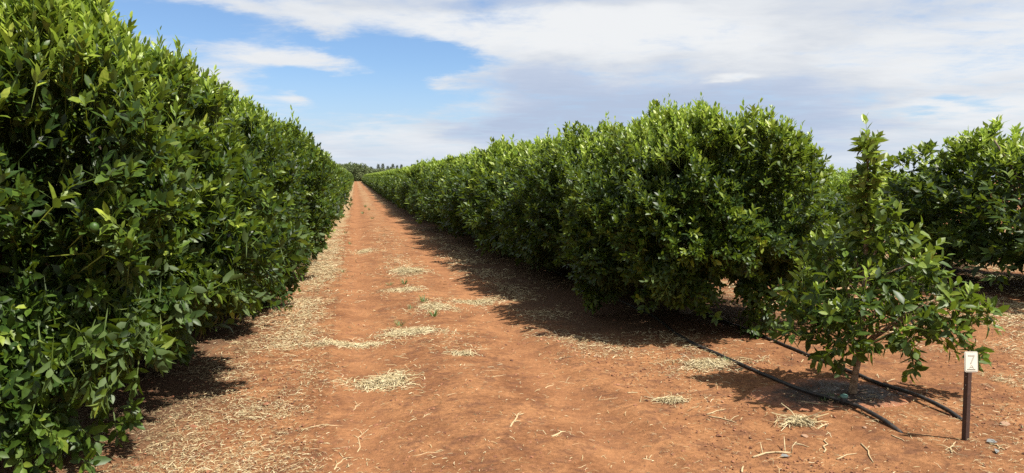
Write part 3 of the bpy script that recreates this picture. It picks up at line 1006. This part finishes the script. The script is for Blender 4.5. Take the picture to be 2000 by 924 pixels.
def utility_pole():
    Z = 90.0
    x = 877 / FPX * Z
    zb = hz1(x, Z)
    t = thing('utility_pole', 'distant wooden pole with a short bracket above the shaded right tree', 'pole', (x, Z, zb))
    g = Geo(); g.tube([(0, 0, -.4), (0.05, 0, 3), (.18, 0, 6.75)], [.13, .12, .09], 10, .5); g.build('post', M_POLE, t)
    b = Geo(); b.box((-.95, -.05, 6.42), (.35, .05, 6.54)); b.build('bracket', M_POLE, t, False)
    k = Geo(); k.tube([(-.88, 0, 6.2), (-.88, 0, 6.42)], .06, 8); k.build('insulator', M_HOSE, t)


utility_pole()


# ------------------------------------------------------------------ hoses
def spline(pts, n):
    pts = np.array(pts, float)
    d = np.concatenate([[0], np.cumsum(np.linalg.norm(np.diff(pts, axis=0), axis=1))])
    s = np.linspace(0, d[-1], n)
    out = np.stack([np.interp(s, d, pts[:, k]) for k in range(pts.shape[1])], 1)
    for _ in range(3):
        out[1:-1] = (out[:-2] + 2 * out[1:-1] + out[2:]) / 4
    return out


def hose(pxs, tail_v, label, lift, r=.0155):
    xy = [ground_px(*p) for p in pxs]
    u0, _ = xy_to_uv(*xy[0])
    far = [uv_to_xy(u, tail_v) for u in np.arange(60, u0 + .8, -2.0)]
    line = spline(far + xy, 420)
    z = height(line[:, 0], line[:, 1]) + r * .9
    s = np.linalg.norm(line - line[-1], axis=1)
    z = z + lift * np.exp(-((s - .55) / .28) ** 2) - .075 * np.clip(1 - s / .22, 0, 1) ** 1.5
    o = thing('irrigation_hose', label, 'hose', (line[-1][0], line[-1][1], 0), group='black irrigation hoses under the right row')
    c = np.array([line[-1][0], line[-1][1], 0])
    g = Geo(); g.tube(np.column_stack([line, z]) - c, r, 10, .5); g.build('pipe', M_HOSE, o)
    return o, c


h1, c1 = hose([(1340, 668), (1400, 692), (1450, 716), (1510, 742), (1570, 768), (1610, 780), (1640, 786), (1665, 796), (1700, 812), (1740, 836), (1787, 857)],
              3.55, 'black irrigation hose with a teal capped fitting, in front of the young trunk', .018)
h2, c2 = hose([(1400, 625), (1450, 643), (1500, 664), (1550, 684), (1620, 712), (1700, 746), (1760, 772), (1805, 788), (1850, 806), (1880, 822), (1910, 836)],
              4.55, 'plain black irrigation hose passing behind the young trunk and the number post', .03)
fx, fy = ground_px(1648, 791)
fz = hz1(fx, fy)
g = Geo(); g.tube(np.array([(0, 0, -.01), (0, 0, .055), (0, 0, .06)]) + np.array([fx, fy, fz]) - c1, [.024, .024, .019], 14, .5); fit = g.build('fitting', M_HOSE, h1)
g = Geo(); g.tube(np.array([(0, 0, .056), (0, 0, .060), (0, 0, .074), (0, 0, .078)]) + np.array([fx, fy, fz]) - c1, [.024, .0265, .0265, .021], 16, .5); g.build('cap', M_CAP, fit)
a = np.array(ground_px(1640, 788)); b = np.array(ground_px(1668, 798))
for f in (.0, 1.0):
    q = a + (b - a) * f
    d = (b - a) / np.linalg.norm(b - a)
    g = Geo()
    pp = np.array([[*(q - d * .014), hz1(*q) + .018], [*(q + d * .014), hz1(*q) + .018]])
    g.tube(pp - c1, .021, 12, .9); g.build('collar', M_HOSE, h1)


# wet soil round the young trunk
def wet_patch():
    n, rings = 90, 12
    V = [(YX - .12, YY + .02, 0)]
    for i in range(1, rings + 1):
        for j in range(n):
            th = 2 * PI * j / n
            rr = (i / rings) * (.55 + .22 * float(fbm(np.array([math.cos(th) * 1.7 + 5]), np.array([math.sin(th) * 1.7]), 4, 2)[0]))
            V.append((YX - .14 + math.cos(th) * rr * 1.0, YY + .03 + math.sin(th) * rr * .62, 0))
    V = np.array(V)
    V[:, 2] = height(V[:, 0], V[:, 1]) + .005
    V[1 + (rings - 1) * n:, 2] -= .012
    T = [(0, 1 + j, 1 + (j + 1) % n) for j in range(n)]
    Q = [(1 + (i - 1) * n + j, 1 + i * n + j, 1 + i * n + (j + 1) % n, 1 + (i - 1) * n + (j + 1) % n) for i in range(1, rings) for j in range(n)]
    tag(link('water_patch', make_mesh('water_patch', V, T, Q, {'tint': np.concatenate([[0], np.repeat(np.arange(1, rings + 1) / rings, n)])}, True, (M_WET,))), kind='structure')


wet_patch()


# ------------------------------------------------------------------ number post
def number_post():
    x, y = ground_px(1886, 861)
    z = hz1(x, y)
    t = thing('number_post', 'low dark steel row marker post carrying a cream plate numbered 7', 'marker post', (x, y, z), -0.50)
    t.rotation_euler = (math.radians(0.5), math.radians(-0.6), math.radians(-28))
    H = .565
    w_, th = .030, .004
    g = Geo()
    # angle iron, its outer corner towards the camera
    c, s = math.cos(math.radians(45)), math.sin(math.radians(45))
    L = [(0, 0), (w_ * c, w_ * s), (w_ * c - th * s, w_ * s + th * c), (0, th * 1.414), (-w_ * c + th * s, w_ * s + th * c), (-w_ * c, w_ * s)]
    k = len(L)
    V = [(px, py, -.12) for px, py in L] + [(px, py, H) for px, py in L]
    Q = [(i, (i + 1) % k, (i + 1) % k + k, i + k) for i in range(k)] + [(k, k + 1, k + 2, k + 3), (k, k + 3, k + 4, k + 5)]
    g.add(V, Q)
    g.build('post', M_STEEL, t, False)
    # bolt holes show as pale specks
    for hz_ in (.455, .415, .36):
        b = Geo()
        mid = Vector((-w_ * c * .5, w_ * s * .5, hz_))
        nrm = Vector((-s, -c, 0))
        b.tube([mid - nrm * .001, mid + nrm * .0015], .0024, 8); b.build('bolt_hole', M_RIM, t)
    # plate
    pw, phh, cz = .083, .130, .520
    M = Matrix.Translation((.010, -.020, cz)) @ Matrix.Rotation(math.radians(26), 4, 'Z') @ Matrix.Rotation(math.radians(-5), 4, 'X')

    def rrect(w2, h2, r, n=5):
        out = []
        for cx, cz2, a0 in ((w2 - r, h2 - r, 0), (-w2 + r, h2 - r, 90), (-w2 + r, -h2 + r, 180), (w2 - r, -h2 + r, 270)):
            for i in range(n):
                a_ = math.radians(a0 + 90 * i / (n - 1))
                out.append((cx + r * math.cos(a_), cz2 + r * math.sin(a_)))
        return out
    plate = bpy.data.objects.new('number_plate', None)
    g = Geo(); g.prism(rrect(pw / 2, phh / 2, .010), 0, -.003)
    plate = g.build('number_plate', M_RIM, t, False); plate.matrix_local = M
    g = Geo(); g.prism(rrect(pw / 2 - .007, phh / 2 - .008, .004), -.0032, -.0044); g.build('plate_face', M_PLATE, plate, False)
    d = Geo()

    def bar(x0, z0, x1, z1, wd=.0032):
        v = Vector((x1 - x0, 0, z1 - z0)); n = Vector((-v.z, 0, v.x)).normalized() * wd / 2
        d.prism([(x0 + n.x, z0 + n.z), (x0 - n.x, z0 - n.z), (x1 - n.x, z1 - n.z), (x1 + n.x, z1 + n.z)], -.0046, -.0056)
    for q in ((-.020, .040, .020, .040), (.0175, .038, -.004, -.012)):
        bar(*q, wd=.0075)
    d.build('figure', M_INK, plate, False)
    d = Geo()
    for q in ((-.013, -.040, -.003, -.022), (-.003, -.022, .003, -.022), (.003, -.022, .013, -.040), (-.008, -.033, .008, -.033)):
        bar(*q, wd=.0024)
    d.build('letter', M_INK, plate, False)
    d = Geo()
    for i in range(8):
        xx = -.026 + i * .0065
        bar(xx, -.0475, xx + .004, -.0475, .004)
    d.build('small_print', M_DARKINK, plate, False)


number_post()


# ------------------------------------------------------------------ straw, clods, twigs, stones, weeds
def straw_arrays(x, y, zoff, L, W, tint, rng, tilt=.25, yaw=None):
    """chopped straw: short bent ridged strips"""
    n = len(x)
    th = rng.uniform(0, 2 * PI, n) if yaw is None else yaw
    z = height(x, y) + zoff
    D = np.stack([np.cos(th), np.sin(th), rng.normal(0, tilt, n)], 1)
    D = unit(D)
    roll = rng.normal(0, .6, n)
    up = np.stack([np.zeros(n), np.zeros(n), np.ones(n)], 1)
    S = unit(np.cross(up, D)); N = np.cross(D, S)
    S2 = S * np.cos(roll)[:, None] + N * np.sin(roll)[:, None]
    N2 = np.cross(D, S2)
    bend = rng.normal(0, .10, n) * L
    side = rng.normal(0, .05, n) * L
    pos = np.stack([x, y, z], 1)
    lo = np.minimum(0, D[:, 2] * L * .5) - np.abs(D[:, 2]) * L * 0.5
    V = []
    for f in (-.5, 0.0, .5):
        q = 1 - (2 * f) ** 2
        c = pos + D * (f * L)[:, None] + N * (np.abs(bend) * q)[:, None] + S * (side * q)[:, None]
        w_ = W * (1.0 if f == 0 else .75)
        V += [c - S2 * (w_ * .5)[:, None], c + N2 * (w_ * .35)[:, None], c + S2 * (w_ * .5)[:, None]]
    V = np.stack(V, 1)
    base = np.array([(0, 3, 4, 1), (1, 4, 5, 2), (3, 6, 7, 4), (4, 7, 8, 5), (0, 2, 5, 3), (3, 5, 8, 6)])
    Q = (base[None] + (np.arange(n) * 9)[:, None, None]).reshape(-1, 4)
    return V.reshape(-1, 3), Q, np.repeat(tint, 9)


def straw_density(u, v):
    n = fbm(u * 1.3, v * 1.3, 4, 21)
    n2 = fbm(u * .45 + 7, v * .9, 3, 33)
    pat = np.clip((n - .36) * 4.2, 0, 1)
    d = 0.028 + 0 * u
    d = np.maximum(d, 1.1 * np.exp(-((v + .70) / .34) ** 2) * np.clip(pat + .15, 0, 1) * (u > 5.2))
    d = np.maximum(d, .75 * (v < -1.0) * (v > -3.6) * np.clip(pat + .15, 0, 1))
    d = np.maximum(d, .55 * np.exp(-((u - 4.2) / .9) ** 2 - ((v + .75) / .55) ** 2) * pat)
    d = np.maximum(d, .22 * np.exp(-((v - .85) / .40) ** 2) * np.clip((n2 - .42) * 6, 0, 1) * (u > 6))
    d = np.maximum(d, .62 * np.exp(-((v - 2.35) / .42) ** 2) * pat * (u > 6.3))
    d = np.maximum(d, .30 * (v > 2.2) * (v < 5.4) * pat * (u > 7.2))
    d = np.maximum(d, .85 * np.exp(-((u - 6.7) / .5) ** 2 - ((v - 3.35) / .35) ** 2) * np.clip(pat + .2, 0, 1))
    d = np.maximum(d, .50 * np.exp(-((u - 5.9) / .9) ** 2 - ((v - 2.55) / .35) ** 2) * pat)
    d = np.maximum(d, .80 * (v > 5.2) * (v < 9.0) * np.clip((fbm(u * .9, v * 2.2, 4, 55) - .38) * 4, 0, 1) * (u > 4.5))
    d = np.maximum(d, .14 * (v > 3.4) * (v < 6.0) * pat * (u < 4.6))
    d = np.maximum(d, .75 * (v > 9.0) * (v < 15) * pat)
    return d


def straw_litter():
    rng = np.random.default_rng(3)
    n = 460000
    # denser sampling near the camera
    r = 3.0 * (26 / 3.0) ** rng.uniform(0, 1, n)
    th = np.radians(rng.uniform(-40, 40, n))
    x, y = r * np.sin(th), r * np.cos(th)
    u, v = xy_to_uv(x, y)
    keep = rng.uniform(0, 1, n) < straw_density(u, v) * .85
    under = np.clip(1.55 - np.minimum(np.abs(v + 2.5), np.abs(v - 4.0) + (u < 7.4) * 9), 0, .6) / .6  # straw below the canopies: tree shade put into its tint
    x, y, r = x[keep], y[keep], r[keep]
    n = len(x)
    L = rng.gamma(3.2, .0135, n) * np.clip(r / 6.5, .85, 2.2)
    L = np.clip(L * .75, .008, .13)
    W = rng.uniform(.0018, .0052, n) * np.clip(r / 6.0, .85, 2.4)
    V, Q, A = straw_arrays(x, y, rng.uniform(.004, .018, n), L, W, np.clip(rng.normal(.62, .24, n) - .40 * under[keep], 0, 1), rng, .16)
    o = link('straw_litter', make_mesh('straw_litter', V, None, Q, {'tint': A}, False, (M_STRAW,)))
    tag(o, 'chopped pale straw litter strewn over the red soil', 'straw', kind='stuff')


straw_litter()


def clods():
    rng = np.random.default_rng(5)
    n = 40000
    r = 3.0 * (16 / 3.0) ** rng.uniform(0, 1, n)
    th = np.radians(rng.uniform(-38, 38, n))
    x, y = r * np.sin(th), r * np.cos(th)
    pat = fbm(x * 1.1, y * 1.1, 4, 61)
    keep = rng.uniform(0, 1, n) < np.clip((pat - .33) * 3.2, .06, 1)
    x, y = x[keep], y[keep]
    n = len(x)
    s = np.clip(rng.lognormal(-5.45, .55, n), .0015, .022)
    base = np.array([(1, 0, 0), (-.5, .87, 0), (-.5, -.87, 0), (.2, .1, .8), (.45, .8, .35), (.4, -.75, .4), (-.85, .05, .45)], float)
    T = np.array([(0, 4, 3), (4, 1, 3), (1, 6, 3), (6, 2, 3), (2, 5, 3), (5, 0, 3), (0, 1, 4), (1, 2, 6), (2, 0, 5)])
    a = rng.uniform(0, 2 * PI, n)
    B = base[None] * rng.uniform(.7, 1.3, (n, 7, 3)) * s[:, None, None]
    X = B[..., 0] * np.cos(a)[:, None] - B[..., 1] * np.sin(a)[:, None] + x[:, None]
    Y = B[..., 0] * np.sin(a)[:, None] + B[..., 1] * np.cos(a)[:, None] + y[:, None]
    Z = B[..., 2] + height(x, y)[:, None] + .003
    V = np.stack([X, Y, Z], -1).reshape(-1, 3)
    T = (T[None] + (np.arange(n) * 7)[:, None, None]).reshape(-1, 3)
    o = link('soil_crumbs', make_mesh('soil_crumbs', V, T, None, {'tint': np.repeat(np.clip(rng.normal(.42, .22, n), 0, 1), 7)}, False, (M_CLOD,)))
    tag(o, 'small crumbs and clods of red soil lying on the ground', 'soil', kind='stuff')


clods()


def straw_pile(px, py, rx, ry, h, n, label, rot=0.0, Lm=.055, sticks=0):
    n = int(n * 1.8)
    """rx along the row-crossing direction, ry away from the camera (metres)"""
    x0, y0 = ground_px(px, py)
    rng = np.random.default_rng(int(px * 7 + py))
    rr = np.abs(rng.normal(0, .62, n)) + rng.uniform(0, .12, n)
    th = rng.uniform(0, 2 * PI, n)
    lob = 1 + .28 * np.sin(3 * th + px) + .18 * np.sin(5 * th + py)
    a, b = rr * np.cos(th) * rx * lob, rr * np.sin(th) * ry * lob
    c, s = math.cos(rot), math.sin(rot)
    x, y = x0 + a * c - b * s, y0 + a * s + b * c
    prof = np.clip(1 - rr ** 1.6, 0, 1)
    L = np.clip(rng.gamma(4, Lm / 4, n), .015, .25); W = rng.uniform(.003, .0075, n)
    V, Q, A = straw_arrays(x, y, .006 + .42 * h * prof * rng.uniform(.25, 1, n), L, W, np.clip(rng.normal(.66, .22, n), 0, 1), rng, .22)
    g0 = Geo(); g0.add(V, Q); g0.A = [A]
    for i in range(sticks):
        t_ = rng.uniform(0, 2 * PI)
        p = np.array([x0 + rng.uniform(-.4, .4) * rx, y0 + rng.uniform(-.4, .4) * ry, 0]); p[2] = hz1(p[0], p[1]) + h * .4
        q = p + np.array([math.cos(t_) * .22, math.sin(t_) * .16, rng.uniform(.01, .11)])
        g0.tube([p, (p + q) / 2 + rng.normal(0, .01, 3), q], [.004, .0035, .002], 5, .75)
    me = make_mesh('straw_pile', np.vstack(g0.V) - np.array([x0, y0, 0]), np.vstack(g0.T) if g0.T else None, np.vstack(g0.Q), {'tint': np.concatenate(g0.A)}, False, (M_STRAW,))
    o = link('straw_pile', me); o.location = (x0, y0, 0)
    tag(o, label, 'straw pile', 'heaps of straw left on the track')


straw_pile(752, 748, .24, .22, .055, 900, 'compact heap of pale straw with raised stalks, nearest on the track', 0, .06, 7)
straw_pile(800, 650, .34, .22, .04, 1000, 'wide straw heap across the track behind the nearest compact heap', .0)
straw_pile(690, 676, .42, .13, .018, 620, 'flat straw tail running left from the wide heap', .12)
straw_pile(798, 530, .30, .42, .10, 900, 'tallest tuft of straw stalks standing in the middle of the track', 0, .09, 12)
straw_pile(790, 566, .34, .30, .02, 420, 'low scatter of straw just in front of the tallest straw tuft', 0, .06)
straw_pile(850, 600, .30, .36, .035, 620, 'straw patch with green weeds growing at its left edge', 0, .06)
straw_pile(935, 592, .42, .24, .03, 620, 'straw patch reaching right to the shadow of the right row', -.1, .06)
straw_pile(712, 492, .30, .60, .02, 420, 'pale straw patch on the left wheel track beyond the tallest tuft', 0, .07)
straw_pile(905, 693, .12, .07, .02, 80, 'small bundle of dry stalks lying alone on bare soil', 0, .10)
straw_pile(1562, 826, .11, .08, .035, 150, 'small spiky straw tuft in front of the capped hose', 0, .085, 5)
straw_pile(1312, 784, .12, .045, .025, 90, 'flattened bunch of straw stalks near the big shadow end', 0, .11)
straw_pile(1390, 712, .34, .20, .03, 700, 'thick straw mat beside the hose where it leaves the shade', .2, .055)


def twig(p0, p1, r, label, forks=(), arc=.02):
    r = r * .78
    a, b = np.array(ground_px(*p0)), np.array(ground_px(*p1))
    c = (a + b) / 2
    rng = np.random.default_rng(int(p0[0] * 3 + p1[1]))
    d = b - a
    ln = np.linalg.norm(d)
    nrm = np.array([-d[1], d[0]]) / ln
    pts = []
    for f in (0, .2, .4, .6, .8, 1):
        q = a + d * f + nrm * (rng.normal(0, .03) * ln + arc * ln * math.sin(PI * f) * 2)
        pts.append(np.array([q[0], q[1], hz1(q[0], q[1]) + r * .9 + abs(arc) * ln * .25 * math.sin(PI * f)]))
    g = Geo()
    o_ = np.array([c[0], c[1], 0])
    g.tube(np.array(pts) - o_, [r * 1.15, r * 1.1, r, r * .9, r * .75, r * .5], 7, .6)
    for f, ang, fl, lift in forks:
        i = f * 5; k = min(4, int(i)); s = pts[k] + (pts[k + 1] - pts[k]) * (i - k)
        dd = d / ln
        ca, sa = math.cos(math.radians(ang)), math.sin(math.radians(ang))
        e2 = np.array([dd[0] * ca - dd[1] * sa, dd[0] * sa + dd[1] * ca])
        e = np.array([s[0] + e2[0] * fl, s[1] + e2[1] * fl, 0]); e[2] = hz1(e[0], e[1]) + lift + r * .5
        m = (s + e) / 2 + np.array([0, 0, .006]) + rng.normal(0, .004, 3)
        g.tube(np.array([s, m, e]) - o_, [r * .75, r * .6, r * .35], 6, .7)
    ob = g.build('twig', M_TWIG); ob.location = (c[0], c[1], 0)
    tag(ob, label, 'twig', 'dry twigs scattered on the red soil')


for tw in [
    ((1468, 893), (1545, 884), .0075, 'thick forked branch lying nearest the camera with upturned ends', ((.3, 70, .07, .05), (.85, 60, .12, .06), (.98, 20, .05, .06), (.6, -20, .10, 0))),
    ((995, 835), (1018, 806), .0075, 'pale forked twig in mid track pointing away', ((.3, -60, .05, .01), (.6, 55, .05, .02), (.75, -50, .05, .015), (.05, 160, .03, .0))),
    ((1078, 855), (1106, 845), .0085, 'short stout cut twig on the bare soil right of the forked twig', ((.7, 50, .02, .005),)),
    ((700, 885), (706, 840), .005, 'dry stem with a branching tip, upright in the left foreground', ((.75, 40, .05, .02), (.8, -40, .05, .02), (.6, 50, .04, .01), (.35, 70, .03, 0))),
    ((652, 919), (676, 895), .006, 'crooked twig at the very bottom edge left of centre', ((.9, 40, .09, .01), (.8, -50, .07, .01))),
    ((588, 841), (680, 832), .0045, 'long straight stalk beside the left straw scatter', ((.4, -30, .05, 0),)),
    ((806, 892), (882, 881), .0045, 'long thin twig at the bottom centre', ((.55, 14, .07, .0),)),
    ((1382, 811), (1418, 800), .0055, 'upper arm of the angled twig pair right of centre', ((.1, -30, .05, 0),)),
    ((1384, 814), (1440, 826), .0055, 'lower forked arm of the angled twig pair right of centre', ((.75, 70, .09, .02), (.6, 120, .06, .01))),
    ((1168, 784), (1212, 778), .0045, 'slender twig on bare soil below the right straw band', ((.05, 60, .05, .02),)),
    ((1225, 768), (1246, 768), .006, 'short pale stick with a dark shadow tip, above the slender twig', ()),
    ((1090, 746), (1130, 753), .0045, 'thin twig with a raised side stem, in line with the compact heap', ((.35, 100, .07, .03),)),
    ((960, 738), (992, 733), .005, 'straight twig lying crosswise right of the compact straw heap', ()),
    ((943, 726), (988, 724), .004, 'very straight pale stalk just above the crosswise twig', ()),
    ((1067, 760), (1082, 752), .006, 'small chip of wood right of the crosswise twig', ()),
    ((931, 684), (960, 683), .006, 'gnarled twig beyond the small stalk bundle', ((.6, 30, .04, .01),)),
    ((768, 697), (798, 702), .006, 'bent pale stalk between the compact and the wide heap', ((.3, 30, .05, .01),)),
    ((690, 803), (712, 785), .005, 'forked twig between the straw scatter and the compact heap', ((.5, 60, .05, .02), (.3, -40, .04, .01))),
    ((826, 817), (850, 803), .0045, 'fine twig pair in front of the compact heap', ((.2, -40, .05, .0), (.1, 30, .05, 0))),
    ((872, 774), (894, 769), .005, 'short straight stick right of and below the compact heap', ()),
    ((1610, 885), (1614, 857), .006, 'upright short stick left of the curved one near the hose end', ()),
    ((1682, 868), (1702, 904), .006, 'curved pale stick pointing at the camera below the hose end', ((.3, 140, .04, .01),)),
    ((1634, 898), (1672, 886), .005, 'flat forked twig in front of the hose end', ((.3, 140, .05, .01),)),
    ((1741, 851), (1766, 863), .005, 'small twig right in front of the buried hose tip', ()),
    ((1858, 885), (1866, 864), .006, 'spiky twig cluster at the foot of the number post', ((.3, 80, .06, .01), (.4, -80, .06, .02), (.35, 150, .05, 0), (.2, -140, .05, 0))),
    ((1930, 866), (1962, 880), .006, 'twig among grey leaves right of the number post', ((.5, 60, .05, .01), (.7, -50, .06, .01))),
    ((1449, 924), (1452, 912), .008, 'cut stick end poking in at the bottom edge', ()),
    ((1562, 785), (1622, 793), .005, 'dry stalk lying along the wet soil before the fitting', ((.5, 15, .06, 0),)),
    ((1550, 866), (1580, 874), .005, 'dark thin twig above the thick forked branch', ()),
    ((1130, 916), (1152, 908), .0045, 'thin broken twig at the bottom, right of centre', ()),
    ((1255, 897), (1278, 902), .006, 'tangled twig stub on the bare foreground soil', ((.5, 80, .03, .02), (.3, 120, .03, .01))),
    ((286, 876), (330, 862), .006, 'bark covered twig at the edge of the left tree shade', ((.7, 20, .05, 0),)),
]:
    twig(*tw)


def stone(px, py, s, label, mat=None, flat=.65, seed=0):
    s = s * .78
    x, y = ground_px(px, py)
    rng = np.random.default_rng(seed + px)
    import bmesh
    bm = bmesh.new()
    bmesh.ops.create_icosphere(bm, subdivisions=3, radius=1)
    ks = rng.normal(0, 1, (7, 3)); ks /= np.linalg.norm(ks, axis=1, keepdims=True)
    cut = rng.uniform(.55, .85, 7)
    for v in bm.verts:
        p = np.array(v.co)
        for k_, c_ in zip(ks, cut):
            dd = p @ k_ - c_
            if dd > 0: p = p - k_ * dd * .85
        p = p * (1 + .06 * math.sin(9 * p[0] + 4 * p[1]) * math.cos(7 * p[2]))
        v.co = Vector((p[0] * s * 1.1, p[1] * s, p[2] * s * flat))
    me = bpy.data.meshes.new('stone'); bm.to_mesh(me); bm.free()
    me.materials.append(mat or M_STONE)
    me.polygons.foreach_set("use_smooth", np.ones(len(me.polygons), bool))
    a = me.attributes.new('tint', 'FLOAT', 'POINT'); a.data.foreach_set('value', np.full(len(me.vertices), .5, np.float32))
    o = link('stone', me)
    o.location = (x, y, hz1(x, y) + s * flat * .35); o.rotation_euler = (rng.uniform(-.2, .2), rng.uniform(-.2, .2), rng.uniform(0, 6))
    tag(o, label, 'stone', 'loose stones on the red soil')


stone(1336, 697, .030, 'reddish stone on straw at the shadow edge')
stone(1689, 836, .018, 'small tan stone between the two hose ends')
stone(1964, 829, .040, 'flat pale stone right of the number post', None, .28)
stone(376, 836, .040, 'brown stone at the edge of the left tree shadow', M_CLOD)
stone(1162, 697, .022, 'pale stone by the right straw band', None, .6)
stone(1074, 690, .024, 'dark clod in the middle of the bare soil', M_CLOD)
stone(801, 634, .022, 'white stone behind the wide straw heap', None, .6)
stone(520, 792, .036, 'dark clod on the left shadow border', M_CLOD)
stone(1572, 852, .030, 'flat reddish stone below the small spiky straw tuft', None, .3)


def dry_leaves():
    rng = np.random.default_rng(9)
    for i, (px, py, L, lab) in enumerate([(1926, 866, .075, 'broad grey dead leaf left of the twig beside the post'), (1945, 866, .065, 'upright grey dead leaf right of the twig beside the post'),
                                          (1946, 881, .06, 'narrow grey dead leaf nearest the camera beside the post'), (1524, 894, .06, 'grey green dead leaf under the thick forked branch')]):
        x, y = ground_px(px, py)
        V, T, Q, A = leaf_arrays(np.array([[0, 0, .012]]), np.array([[math.cos(i * 2.1), math.sin(i * 2.1), .15]]), np.array([[.2, -.3, 1.0]]), np.array([L]), np.array([L * .5]), np.array([.5]), 0, curl=.25)
        o = link('dead_leaf', make_mesh('dead_leaf', V, T, Q, {'tint': A}, True, (M_GREYLEAF,)))
        o.location = (x, y, hz1(x, y)); tag(o, lab, 'dead leaf', 'dead leaves near the number post')


dry_leaves()


def weed(px, py, h, n, label):
    x, y = ground_px(px, py)
    rng = np.random.default_rng(px * 3 + py)
    th = rng.uniform(0, 2 * PI, n)
    h = h * .8
    D = np.stack([np.cos(th) * .45, np.sin(th) * .45, np.full(n, 1.0)], 1) + rng.normal(0, .15, (n, 3))
    P = np.stack([np.cos(th) * .03, np.sin(th) * .03, np.zeros(n)], 1) * rng.uniform(.2, 1.4, (n, 1))
    N = np.stack([-np.cos(th), -np.sin(th), np.full(n, .5)], 1)
    b = LeafBag()
    b.add(P, D, N, h * rng.uniform(.55, 1.1, n), h * rng.uniform(.05, .085, n), np.clip(rng.normal(.45, .2, n), 0, 1), 0, curl=rng.uniform(0, .4, n))
    o = link('weed_tuft', b.mesh('weed_tuft', M_WEED)); o.location = (x, y, hz1(x, y))
    tag(o, label, 'weed', 'green weed tufts on the track')


for wd_ in [(781, 638, .13, 26, 'green weed tuft behind the wide straw heap'), (848, 619, .14, 28, 'upright green weed in front of the right straw patch'),
            (828, 591, .16, 30, 'tallest green weed at the left edge of the weedy straw patch'), (803, 604, .09, 18, 'small weed left of the weedy straw patch'),
            (789, 556, .15, 26, 'green weed in front of the tallest straw tuft'), (762, 558, .10, 22, 'low sprawling weed left of the tallest straw tuft'),
            (669, 533, .11, 22, 'lone weed on the left wheel track'), (684, 478, .14, 26, 'weed on the left wheel track farther along'),
            (675, 456, .13, 22, 'weed nearest the left row on the left track'), (708, 418, .24, 30, 'left one of the cluster of weeds far along the track'),
            (714, 405, .26, 30, 'farthest of the cluster of weeds along the track'), (721, 411, .22, 28, 'right one of the cluster of weeds far along the track'),
            (727, 428, .18, 26, 'weed nearest the camera in the far weed cluster'),
            (1611, 784, .06, 26, 'bright green grass tuft beside the hose before the fitting'), (1630, 782, .07, 22, 'thin grass blades next to the capped fitting'),
            (1420, 707, .08, 20, 'small weed growing over the hose at the shade edge')]:
    weed(*wd_)
